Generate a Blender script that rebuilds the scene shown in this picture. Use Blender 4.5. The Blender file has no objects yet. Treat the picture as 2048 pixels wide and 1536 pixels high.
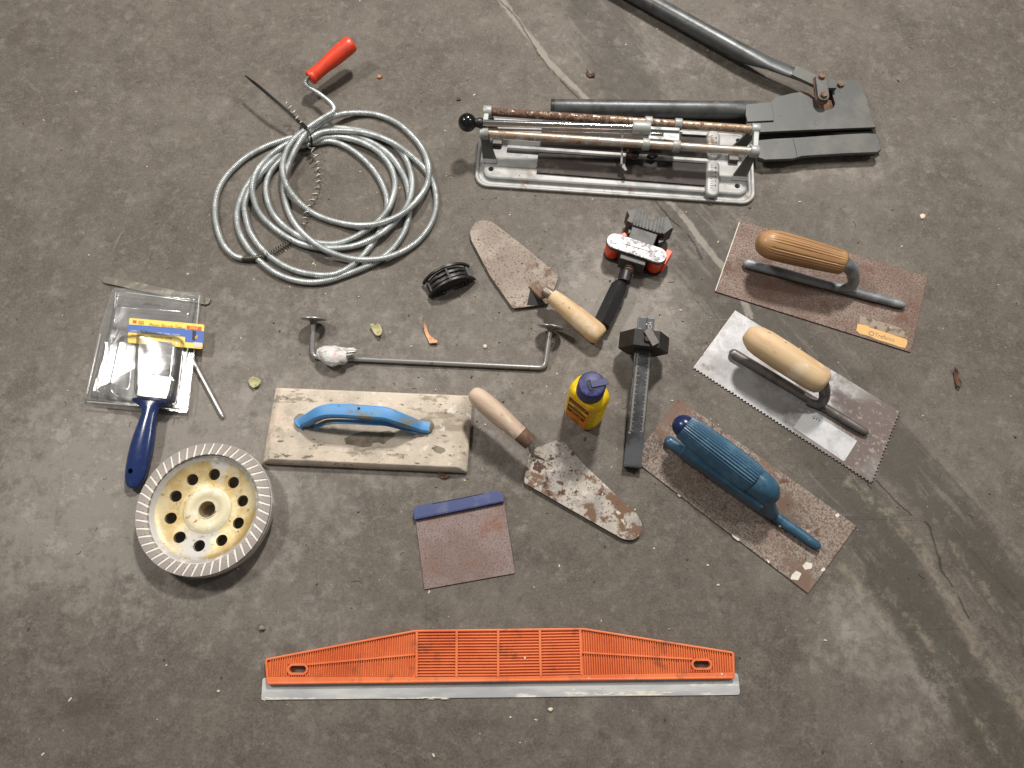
import bpy, bmesh, math, random
import numpy as np
from mathutils import Vector, Matrix, noise
from mathutils.geometry import tessellate_polygon
random.seed(7)
S = bpy.context.scene
COL = S.collection
R = math.radians

# ------------------------------------------------------------------ camera
TH = R(20.0); FPX = 1450.0; H = 0.98           # tilt from straight down, focal length in photo pixels, height
cam = bpy.data.cameras.new('camera'); camo = bpy.data.objects.new('camera', cam); COL.objects.link(camo)
cam.sensor_width = 36.0; cam.lens = FPX / 2048 * 36.0
cam.clip_start = 0.02; cam.clip_end = 60
camo.location = (0, 0, H); camo.rotation_euler = (TH, 0, 0)
S.camera = camo

def W(px, py, z=0.0):
    """world point at height z that the photo shows at pixel (px, py) of 2048x1536"""
    u, v = px - 1024, py - 768
    t = (H - z) / (v * math.sin(TH) + FPX * math.cos(TH))
    return Vector((u * t, (-v * math.cos(TH) + FPX * math.sin(TH)) * t, z))

# ------------------------------------------------------------------ world and lamps
wd = bpy.data.worlds.new('World'); S.world = wd; wd.use_nodes = True
wn = wd.node_tree.nodes; wn['Background'].inputs[0].default_value = (1.0, .965, .92, 1); wn['Background'].inputs[1].default_value = .125
def lamp(name, loc, target, size, watt, col=(1, .95, .88), sy=None):
    l = bpy.data.lights.new(name, 'AREA'); l.size = size; l.energy = watt; l.color = col
    if sy: l.shape = 'RECTANGLE'; l.size_y = sy
    o = bpy.data.objects.new(name, l); COL.objects.link(o); o.location = loc
    o.rotation_euler = (Vector(target) - Vector(loc)).to_track_quat('-Z', 'Y').to_euler()
C0 = (0.05, .42, 0)
lamp('hall_lamp', (.50, 2.10, 2.45), C0, .25, 76, (1, .955, .90))
lamp('hall_lamp', (-1.35, 1.00, 1.90), C0, .24, 22, (1, .955, .90))
lamp('hall_lamp', (1.50, .90, 2.2), C0, .24, 11, (1, .945, .87))
S.cycles.transparent_max_bounces = 40
S.view_settings.view_transform = 'Standard'; S.view_settings.look = 'None'
S.view_settings.exposure = 0.26; S.view_settings.gamma = 1

# ------------------------------------------------------------------ materials
def srgb(r, g, b):
    f = lambda c: (c / 255 / 12.92) if c / 255 <= .04045 else ((c / 255 + .055) / 1.055) ** 2.4
    return (f(r), f(g), f(b), 1)

class NT:
    def __init__(s, name):
        s.m = bpy.data.materials.new(name); s.m.use_nodes = True
        s.t = s.m.node_tree; s.n = s.t.nodes; s.b = s.n['Principled BSDF']
        s.tc = s.n.new('ShaderNodeTexCoord')
    def link(s, a, b): s.t.links.new(a, b)
    def noise(s, scale, detail=4, rough=.55, seed=0, stretch=None, dist=0):
        mp = s.n.new('ShaderNodeMapping'); mp.inputs['Location'].default_value = (seed * 1.37, seed * .71, seed * .33)
        if stretch: mp.inputs['Scale'].default_value = stretch
        s.link(s.tc.outputs['Object'], mp.inputs['Vector'])
        n = s.n.new('ShaderNodeTexNoise'); n.inputs['Scale'].default_value = scale
        n.inputs['Detail'].default_value = detail; n.inputs['Roughness'].default_value = rough; n.inputs['Distortion'].default_value = dist
        s.link(mp.outputs[0], n.inputs['Vector']); return n.outputs[0]
    def ramp(s, src, lo, hi, a=0, b=1):
        n = s.n.new('ShaderNodeMapRange'); n.inputs[1].default_value = lo; n.inputs[2].default_value = hi
        n.inputs[3].default_value = a; n.inputs[4].default_value = b; n.interpolation_type = 'SMOOTHSTEP'
        s.link(src, n.inputs[0]); return n.outputs[0]
    def math(s, op, a, b=None, clamp=False):
        n = s.n.new('ShaderNodeMath'); n.operation = op; n.use_clamp = clamp
        for i, x in enumerate((a, b)):
            if x is None: continue
            if isinstance(x, (int, float)): n.inputs[i].default_value = x
            else: s.link(x, n.inputs[i])
        return n.outputs[0]
    def mix(s, fac, a, b, mode='MIX'):
        n = s.n.new('ShaderNodeMix'); n.data_type = 'RGBA'; n.blend_type = mode
        for k, x in ((0, fac), (6, a), (7, b)):
            if isinstance(x, (int, float, tuple, list)): n.inputs[k].default_value = x
            else: s.link(x, n.inputs[k])
        return n.outputs[2]
    def attr(s, name):
        n = s.n.new('ShaderNodeAttribute'); n.attribute_name = name; return n.outputs['Fac']
    def bump(s, srcs):
        prev = None
        for src, st, d in srcs:
            b = s.n.new('ShaderNodeBump'); b.inputs['Strength'].default_value = st; b.inputs['Distance'].default_value = d
            s.link(src, b.inputs['Height'])
            if prev: s.link(prev, b.inputs['Normal'])
            prev = b.outputs[0]
        s.link(prev, s.b.inputs['Normal'])

def mat(name, col, rough=.5, metal=0., layers=(), bump=(), spec=.5, var=.0, coat=0):
    """layers: (colour, scale, lo, hi, roughness, metal[, seed, stretch, detail])"""
    t = NT(name); c = col; rg = rough; mt = metal
    if var:
        f = t.ramp(t.noise(45, 5, .6, 3), .3, .7)
        c = t.mix(f, tuple(x * (1 - var) for x in col[:3]) + (1,), tuple(min(1, x * (1 + var)) for x in col[:3]) + (1,))
    for L in layers:
        lc, sc, lo, hi, lr, lm = L[:6]
        seed = L[6] if len(L) > 6 else 0; st = L[7] if len(L) > 7 else None; de = L[8] if len(L) > 8 else 5
        nz = t.noise(sc, de, .62, seed, st)
        if len(L) > 9:
            dp = t.n.new('ShaderNodeVectorMath'); dp.operation = 'DOT_PRODUCT'; t.link(t.tc.outputs['Object'], dp.inputs[0]); dp.inputs[1].default_value = L[9][:3]; nz = t.math('ADD', nz, t.math('ADD', dp.outputs['Value'], L[9][3]))
        f = t.ramp(nz, lo, hi)
        c = t.mix(f, c, lc)
        for nm, v in (('r', lr), ('m', lm)):
            cur = rg if nm == 'r' else mt
            n = t.n.new('ShaderNodeMix'); t.link(f, n.inputs[0]); n.inputs[3].default_value = v
            if isinstance(cur, (int, float)): n.inputs[2].default_value = cur
            else: t.link(cur, n.inputs[2])
            if nm == 'r': rg = n.outputs[0]
            else: mt = n.outputs[0]
    for v, k in ((c, 'Base Color'), (rg, 'Roughness'), (mt, 'Metallic')):
        if isinstance(v, (int, float, tuple, list)): t.b.inputs[k].default_value = v
        else: t.link(v, t.b.inputs[k])
    t.b.inputs['Specular IOR Level'].default_value = spec
    if coat: t.b.inputs['Coat Weight'].default_value = coat; t.b.inputs['Coat Roughness'].default_value = .15
    if bump: t.bump([(t.noise(s_, 4, .6, 9 + i, b[3] if len(b) > 3 else None), st_, d_) for i, b in enumerate(bump) for s_, st_, d_ in [b[:3]]])
    return t.m

RUST = srgb(104, 62, 40); RUSTD = srgb(66, 44, 34)
m_zinc = mat('zinc_coil', srgb(198, 202, 202), .30, .6, [(srgb(166, 171, 170), 50, .45, .6, .45, .5, 0, None, 7), (srgb(206, 208, 200), 120, .62, .70, .6, .2, 6), (srgb(84, 82, 74), 200, .66, .76, .7, .2, 3)])
m_wire = mat('dull_wire', srgb(206, 202, 190), .38, .4, [(srgb(92, 84, 70), 90, .5, .65, .6, .5)])
m_spring = mat('dark_spring', srgb(110, 106, 98), .4, .8)
m_red = mat('red_plastic', srgb(212, 66, 38), .36, 0, [(srgb(188, 58, 40), 50, .5, .7, .5, 0, 0, None, 8), (srgb(150, 90, 76), 180, .66, .74, .7, 0, 5), (srgb(228, 130, 104), 120, .66, .74, .5, 0, 8)], [(200, .15, .0006)])
m_black = mat('black_plastic', srgb(28, 27, 27), .42, 0, [(srgb(58, 56, 54), 70, .55, .78, .6, 0), (srgb(110, 106, 100), 240, .72, .8, .7, 0)], [(300, .15, .0004)])
m_tie = mat('black_nylon', srgb(20, 20, 20), .3)
m_ball = mat('black_ball', srgb(14, 14, 14), .14, 0, [(srgb(40, 38, 36), 90, .6, .75, .4, 0)], spec=.6)
m_alu = mat('painted_silver', srgb(160, 160, 158), .5, .2, [(srgb(140, 140, 138), 30, .45, .65, .55, .2, 0, None, 8), (srgb(138, 120, 104), 40, .58, .70, .6, .1, 4, None, 9), (srgb(92, 66, 50), 130, .67, .74, .8, 0, 2, None, 8)], [(160, .15, .0007)])
m_cast = mat('cast_grey', srgb(160, 163, 160), .48, .3, [(srgb(134, 134, 130), 60, .5, .7, .6, .2)])
m_castd = mat('dark_cast', srgb(96, 97, 93), .5, .35, [(srgb(122, 120, 114), 60, .55, .7, .6, .2)])
m_rod = mat('rusting_rod', srgb(196, 190, 180), .28, .6, [(srgb(168, 148, 130), 50, .42, .62, .4, .45, 0, None, 7, (-.25, 0, 0, .02)), (srgb(136, 108, 88), 130, .56, .70, .6, .3, 3, None, 5, (-.25, 0, 0, .0)), (srgb(78, 60, 50), 400, .66, .73, .9, 0, 5)], [(400, .3, .0005)])
m_rodrust = mat('rusted_rod', srgb(186, 170, 152), .32, .6, [(srgb(150, 122, 98), 110, .40, .58, .5, .4, 3), (srgb(104, 76, 60), 150, .50, .62, .7, .2, 0, None, 5, (-.55, 0, 0, .04)), (srgb(74, 52, 42), 420, .52, .64, .85, .1, 3, None, 5, (-.4, 0, 0, .0)), (srgb(214, 204, 190), 420, .62, .70, .3, .6, 7)], [(420, .4, .0006)])
m_chrome = mat('chrome', srgb(206, 204, 202), .14, 1, [(srgb(150, 120, 96), 200, .66, .74, .5, .3)])
m_chromer = mat('worn_chrome', srgb(166, 164, 162), .32, .6, [(srgb(100, 96, 92), 120, .58, .7, .45, .7)], [(300, .12, .0004)])
m_rubber = mat('rubber_pad', srgb(58, 52, 49), .75, 0, [(srgb(92, 80, 72), 45, .5, .72, .8, 0), (srgb(130, 118, 106), 180, .70, .78, .85, 0, 3)], [(200, .2, .0006)])
m_shear = mat('grey_painted_steel', srgb(88, 89, 87), .42, .15, [(srgb(100, 100, 96), 18, .45, .68, .48, .15, 0, None, 9), (srgb(74, 71, 67), 40, .58, .72, .5, .15, 5, None, 9), (srgb(112, 96, 80), 44, .64, .73, .7, .05, 12, None, 8), (srgb(168, 164, 156), 300, .71, .75, .6, .2, 8)], [(200, .12, .0006)])
m_shtube = mat('worn_steel_tube', srgb(88, 91, 92), .38, .3, [(srgb(68, 69, 69), 35, .45, .64, .42, .3, 0, None, 8), (srgb(104, 90, 80), 60, .60, .70, .6, .1, 5, None, 8), (srgb(180, 176, 168), 240, .69, .75, .4, .4, 8)], [(160, .2, .0008)])
m_rust = mat('rust', srgb(112, 84, 66), .85, .05, [(srgb(84, 62, 50), 90, .42, .6, .9, 0), (srgb(146, 118, 90), 60, .6, .72, .85, 0, 4)], [(300, .4, .001)])
m_dark = mat('dark_gap_steel', srgb(38, 36, 34), .7, .3)
m_blade1 = mat('rusted_trowel_steel', srgb(122, 102, 92), .62, .2, [(srgb(136, 120, 110), 16, .42, .62, .6, .2, 0, None, 8), (srgb(112, 82, 66), 24, .50, .68, .75, .1, 4, None, 8), (srgb(92, 74, 66), 420, .42, .66, .85, .1, 2), (srgb(62, 48, 42), 200, .64, .74, .85, .1, 22), (srgb(150, 136, 126), 90, .62, .74, .7, .1, 12)], [(420, .3, .0005)])
m_blade2 = mat('worn_trowel_steel', srgb(172, 172, 174), .42, .3, [(srgb(150, 148, 147), 20, .42, .62, .5, .3, 16, None, 9), (srgb(116, 111, 108), 12, .42, .64, .5, .3, 6, None, 8, (1.2, 0, 0, .0)), (srgb(106, 94, 90), 11, .50, .62, .62, .2, 21, None, 9, (.9, .25, 0, -.01)), (srgb(164, 164, 165), 50, .58, .68, .5, .2, 9, None, 8, (-.5, 0, 0, 0)), (srgb(148, 138, 130), 150, .60, .70, .8, .1, 5, None, 6, (.6, 0, 0, .0)), (srgb(74, 62, 56), 240, .66, .73, .8, .1, 3)], [(260, .25, .0006)])
m_blade3 = mat('speckled_trowel_steel', srgb(146, 135, 125), .6, .2, [(srgb(104, 86, 76), 420, .40, .62, .8, .1, 1), (srgb(116, 94, 82), 18, .46, .66, .85, .05, 5, None, 8), (srgb(98, 70, 56), 60, .56, .70, .9, 0, 8, None, 9, (.0, .35, 0, .0)), (srgb(72, 54, 46), 180, .63, .72, .9, 0, 18), (srgb(184, 174, 162), 60, .66, .76, .9, 0, 31)], [(420, .45, .0008)])
m_tabs = mat('scraped_steel_patch', srgb(178, 178, 180), .42, .15, [(srgb(146, 148, 152), 40, .45, .62, .4, .3, 0, None, 8), (srgb(196, 196, 194), 70, .58, .68, .5, .1, 12), (srgb(54, 48, 44), 110, .68, .72, .8, 0, 4, (1, 2.5, 1))])
m_spine = mat('galvanised_spine', srgb(150, 154, 158), .5, .4, [(srgb(118, 121, 125), 36, .44, .60, .5, .4), (srgb(170, 170, 168), 160, .64, .74, .7, .2, 4), (srgb(120, 104, 90), 90, .70, .76, .8, .1, 14)], [(200, .35, .0009)])
m_spine2 = mat('dark_steel_spine', srgb(118, 113, 110), .4, .5, [(srgb(96, 90, 86), 60, .48, .64, .5, .4), (srgb(140, 128, 116), 140, .62, .72, .6, .3, 7)], [(240, .2, .0006)])
m_wood1 = mat('varnished_wood', srgb(168, 128, 86), .5, 0, [(srgb(146, 108, 70), 22, .42, .62, .45, 0, 2, (.25, 2.5, 2.5), 7), (srgb(168, 134, 98), 14, .55, .7, .4, 0, 6, (.3, 2, 2)), (srgb(92, 66, 44), 120, .66, .76, .6, 0, 9)], [(90, .1, .0006, (.2, 3, 3))], coat=.15)
m_wood2 = mat('bare_wood', srgb(208, 180, 142), .58, 0, [(srgb(194, 162, 122), 18, .42, .64, .6, 0, 2, (.25, 2.5, 2.5), 7), (srgb(216, 196, 166), 26, .54, .66, .6, 0, 22), (srgb(140, 112, 84), 90, .62, .72, .7, 0, 5, None, 7), (srgb(62, 46, 36), 170, .71, .75, .8, 0, 11)], [(120, .2, .0008, (.25, 3, 3))])
m_wood3 = mat('pale_wood', srgb(196, 176, 156), .65, 0, [(srgb(180, 156, 136), 24, .42, .62, .7, 0, 3, (.5, 1.8, 1.8), 7), (srgb(160, 124, 100), 80, .62, .72, .7, 0, 8), (srgb(214, 200, 182), 40, .6, .7, .7, 0, 18)], [(160, .25, .0008)])
m_board = mat('dusty_float_board', srgb(206, 193, 176), .88, 0, [(srgb(178, 168, 153), 11, .40, .58, .9, 0, 2, None, 9), (srgb(214, 194, 176), 16, .52, .64, .85, 0, 12, None, 8), (srgb(150, 139, 123), 46, .55, .62, .9, 0, 4, (.4, 1, 1), 10), (srgb(116, 105, 91), 130, .60, .66, .9, 0, 6, (.5, 1.2, 1), 9), (srgb(216, 209, 198), 50, .60, .68, .9, 0, 8, None, 9), (srgb(98, 86, 74), 420, .64, .70, .9, 0, 28)], [(90, .5, .002), (340, .4, .001)])
m_cement = mat('cement_crust', srgb(136, 126, 112), .95, 0, [(srgb(112, 102, 90), 70, .45, .62, .95, 0)], [(160, .6, .002)])
m_blueh = mat('light_blue_plastic', srgb(84, 146, 202), .5, 0, [(srgb(104, 150, 188), 40, .48, .66, .6, 0, 0, None, 8), (srgb(134, 130, 118), 48, .55, .62, .95, 0, 3, (.7, 1, 1), 9, (.6, 0, 0, 0)), (srgb(96, 100, 98), 120, .62, .68, .9, 0, 23, None, 8), (srgb(48, 52, 56), 150, .70, .74, .8, 0, 9)], [(150, .25, .001)])
m_blue3 = mat('teal_plastic', srgb(50, 86, 110), .32, 0, [(srgb(66, 102, 124), 50, .46, .68, .45, 0, 0, None, 7), (srgb(40, 70, 92), 90, .60, .72, .5, 0, 5), (srgb(170, 164, 150), 240, .73, .77, .9, 0, 4)], [(200, .1, .0006)])
m_navycap = mat('navy_cap', srgb(24, 40, 78), .25)
m_brushh = mat('navy_handle', srgb(30, 46, 92), .22, 0, [(srgb(38, 58, 106), 60, .5, .7, .3, 0)], coat=.4)
m_purple = mat('slate_blue_plastic', srgb(62, 72, 118), .5, 0, [(srgb(84, 92, 128), 50, .5, .7, .6, 0), (srgb(40, 46, 84), 60, .62, .72, .6, 0, 5)], [(160, .15, .0006)])
m_scr = mat('rust_brown_blade', srgb(122, 103, 97), .6, .2, [(srgb(134, 118, 115), 16, .42, .6, .55, .2, 2, None, 9), (srgb(134, 96, 80), 24, .54, .72, .75, .05, 7, None, 9), (srgb(98, 78, 72), 480, .48, .68, .8, .1, 3, (1.3, .8, 1)), (srgb(84, 62, 52), 120, .66, .74, .8, .1, 13)], [(360, .3, .0005)])
m_tr1 = mat('mortar_dusted_blade', srgb(142, 130, 119), .75, .12, [(srgb(166, 155, 143), 14, .42, .62, .8, .05, 5, None, 8), (srgb(116, 92, 80), 40, .50, .68, .85, .05, 2, None, 7, (1.2, -.3, 0, -.02)), (srgb(84, 68, 62), 300, .54, .66, .9, .05, 4), (srgb(188, 178, 166), 100, .64, .74, .9, 0, 12)], [(260, .4, .0009)])
m_tr2 = mat('whitened_rusty_blade', srgb(176, 169, 159), .7, .1, [(srgb(146, 141, 137), 22, .45, .60, .7, .1, 3, None, 10), (srgb(112, 88, 70), 28, .535, .59, .9, 0, 14, None, 13), (srgb(80, 60, 50), 60, .57, .62, .9, 0, 8, None, 11, (-.6, 0, 0, -.005)), (srgb(112, 88, 72), 260, .55, .66, .9, 0, 2), (srgb(198, 192, 182), 70, .60, .68, .8, 0, 40, None, 9)], [(160, .7, .0018), (420, .4, .0008)])
m_ferr = mat('grey_ferrule', srgb(126, 116, 104), .4, .6, [(srgb(150, 140, 124), 90, .5, .7, .5, .4)])
m_ferr2 = mat('rusty_ferrule', srgb(116, 92, 76), .6, .35, [(srgb(88, 66, 52), 120, .48, .64, .8, .1), (srgb(140, 118, 98), 180, .62, .70, .6, .3, 6)], [(260, .3, .0006)])
m_yellow = mat('yellow_bottle', srgb(232, 196, 12), .38, 0, [(srgb(214, 164, 10), 40, .5, .68, .45, 0), (srgb(150, 100, 30), 90, .68, .76, .7, 0, 5)], [(120, .08, .0006)])
m_cap = mat('blue_violet_cap', srgb(42, 45, 92), .48, 0, [(srgb(72, 74, 126), 80, .5, .7, .6, 0)], [(200, .12, .0005)])
m_capd = mat('cap_slot', srgb(22, 24, 56), .6)
m_prblack = mat('printed_black', srgb(46, 38, 28), .5, 0, [(srgb(130, 104, 40), 160, .60, .68, .6, 0)])
m_prorange = mat('printed_orange', srgb(222, 132, 22), .5, 0, [(srgb(170, 96, 40), 90, .58, .7, .6, 0)])
m_prwhite = mat('printed_white', srgb(206, 200, 190), .6)
m_pryel = mat('printed_yellow', srgb(236, 206, 84), .5)
m_prblue = mat('printed_blue', srgb(28, 84, 168), .45)
m_prred = mat('printed_red', srgb(200, 74, 30), .5)
m_prdark = mat('printed_dark', srgb(44, 40, 40), .6)
m_proch = mat('printed_ochre', srgb(190, 140, 30), .5)
m_orange = mat('orange_plastic', srgb(226, 122, 70), .48, 0, [(srgb(214, 104, 54), 12, .42, .65, .5, 0, 0, None, 8), (srgb(180, 96, 60), 40, .54, .70, .6, 0, 7, None, 9), (srgb(150, 108, 84), 130, .62, .72, .8, 0, 24, None, 8), (srgb(104, 76, 58), 220, .67, .74, .8, 0, 4), (srgb(228, 178, 148), 260, .69, .75, .7, 0, 17)], [(240, .14, .0007)])
m_orclamp = mat('orange_lever', srgb(232, 72, 32), .4, 0, [(srgb(240, 130, 100), 120, .64, .74, .6, 0)])
m_seblade = mat('brushed_aluminium', srgb(204, 204, 203), .38, .2, [(srgb(176, 178, 181), 7, .42, .62, .38, .25, 3, (1, 5, 1), 7), (srgb(222, 220, 214), 26, .60, .70, .7, .1, 6, (.6, 2.4, 1)), (srgb(120, 118, 116), 200, .70, .75, .6, .1, 13)], [(400, .1, .0004, (.1, 4, 1))])
m_plaster = mat('dried_white_plaster', srgb(216, 210, 196), .9, 0, [(srgb(190, 184, 170), 160, .5, .7, .9, 0)], [(300, .4, .0008)])
m_gauge = mat('black_gauge_body', srgb(30, 26, 24), .5, 0, [(srgb(50, 44, 38), 60, .5, .7, .6, 0), (srgb(90, 80, 66), 300, .74, .8, .8, 0, 4)], [(240, .2, .0005)])
m_gbar = mat('dark_steel_bar', srgb(108, 110, 114), .3, .6, [(srgb(72, 72, 75), 16, .44, .62, .34, .6, 3), (srgb(160, 160, 160), 140, .66, .74, .5, .4, 6)], [(300, .15, .0005)])
m_gold = mat('gold_zinc_cup', srgb(198, 184, 146), .42, .35, [(srgb(176, 152, 100), 18, .42, .58, .45, .4, 2, None, 9), (srgb(184, 182, 176), 16, .50, .60, .55, .3, 9, None, 10), (srgb(140, 124, 88), 110, .58, .68, .6, .2, 16, None, 8), (srgb(70, 68, 54), 200, .67, .71, .6, .1, 6, (1, .5, 1))], [(200, .25, .0007)])
m_hub = mat('pale_hub', srgb(206, 196, 164), .5, .15, [(srgb(220, 214, 194), 60, .5, .65, .5, .1), (srgb(166, 120, 80), 80, .60, .68, .8, .0, 5)])
m_rim = mat('grey_rim', srgb(176, 172, 166), .55, .3, [(srgb(206, 200, 190), 60, .5, .62, .8, .05)], [(200, .2, .0006)])
m_seg = mat('diamond_segment', srgb(150, 143, 138), .65, .15, [(srgb(174, 166, 158), 60, .48, .64, .7, .2), (srgb(112, 106, 102), 200, .58, .7, .7, .2, 5)], [(320, .3, .0006)])
m_dust = mat('white_dust', srgb(232, 224, 214), .95)
m_ferb = mat('brush_ferrule', srgb(196, 194, 188), .3, .8, [(srgb(160, 158, 152), 60, .5, .7, .4, .7)])
m_brist = mat('wrapped_bristles', srgb(104, 103, 101), .4, .2, [(srgb(176, 176, 176), 40, .52, .66, .4, .2, 4, (2.2, .8, 1)), (srgb(64, 62, 60), 46, .54, .68, .4, .3, 9, (2.2, .8, 1))], [(70, .6, .004, (2.2, .8, 1))])
m_foil = mat('crumpled_plastic_wrap', srgb(208, 206, 203), .3, 0, [(srgb(164, 161, 158), 110, .50, .64, .3, 0), (srgb(206, 152, 146), 36, .57, .66, .4, 0, 6)], [(160, .6, .002), (420, .4, .001)])
m_leafg = mat('yellow_green_leaf', srgb(178, 172, 128), .7, 0, [(srgb(120, 108, 60), 90, .55, .68, .8, 0)], [(160, .4, .001)])
m_leafo = mat('peach_leaf', srgb(214, 166, 126), .7, 0, [(srgb(190, 116, 76), 80, .55, .7, .8, 0)], [(160, .3, .001)])
m_leafb = mat('brown_leaf', srgb(92, 62, 40), .8, 0, [(srgb(50, 34, 26), 90, .5, .65, .8, 0)], [(160, .4, .001)])
m_chip = mat('pale_chip', srgb(214, 196, 176), .8)
m_woodchip = mat('wood_chip', srgb(180, 124, 82), .8, 0, [(srgb(140, 90, 60), 200, .5, .6, .8, 0)])
m_sticker = mat('torn_sticker', srgb(214, 170, 104), .6, 0, [(srgb(206, 176, 128), 120, .56, .68, .7, 0), (srgb(120, 92, 74), 260, .64, .72, .8, 0, 4)])
m_sticker2 = mat('sticker_residue', srgb(148, 134, 118), .7, 0, [(srgb(104, 84, 72), 110, .5, .62, .8, 0), (srgb(196, 188, 178), 150, .62, .70, .7, 0, 5)])
m_plate = mat('scuffed_silver_plate', srgb(166, 164, 166), .45, .25, [(srgb(104, 102, 106), 110, .46, .60, .5, .3, 0, None, 8), (srgb(196, 194, 194), 90, .58, .66, .5, .1, 15), (srgb(52, 52, 54), 240, .60, .68, .6, .2, 5)], [(240, .3, .0007)])
m_clampg = mat('dark_grey_plastic', srgb(64, 63, 61), .5, 0, [(srgb(80, 76, 72), 60, .5, .68, .6, 0), (srgb(120, 98, 80), 80, .72, .8, .7, 0, 4)], [(260, .25, .0005)])
m_strip = mat('dull_steel_strip', srgb(96, 91, 82), .5, .4, [(srgb(140, 134, 116), 60, .5, .65, .6, .3), (srgb(70, 66, 60), 50, .62, .72, .6, .3, 5)])

def mat_clear(name='clear_plastic', white=.045, gain=.85):
    t = NT(name); n = t.n
    out = n['Material Output']
    tr = n.new('ShaderNodeBsdfTransparent'); tr.inputs[0].default_value = (.985, .99, .99, 1)
    gl = n.new('ShaderNodeBsdfGlossy'); gl.inputs['Roughness'].default_value = .085; gl.inputs[0].default_value = (1, 1, 1, 1)
    df = n.new('ShaderNodeBsdfDiffuse'); df.inputs[0].default_value = (.8, .8, .8, 1)
    fr = n.new('ShaderNodeFresnel'); fr.inputs[0].default_value = 1.55
    bp = n.new('ShaderNodeBump'); bp.inputs['Strength'].default_value = .45; bp.inputs['Distance'].default_value = .003
    t.link(t.noise(15, 2, .4, 2), bp.inputs['Height'])
    t.link(bp.outputs[0], gl.inputs['Normal']); t.link(bp.outputs[0], fr.inputs['Normal'])
    mx = n.new('ShaderNodeMixShader'); t.link(t.math('MULTIPLY', fr.outputs[0], gain, True), mx.inputs[0]); t.link(tr.outputs[0], mx.inputs[1]); t.link(gl.outputs[0], mx.inputs[2])
    mx2 = n.new('ShaderNodeMixShader'); mx2.inputs[0].default_value = white; t.link(mx.outputs[0], mx2.inputs[1]); t.link(df.outputs[0], mx2.inputs[2])
    t.link(mx2.outputs[0], out.inputs[0]); return t.m
m_clear = mat_clear(); m_edge = mat_clear('creased_clear_plastic', .34, 2.2)

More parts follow.
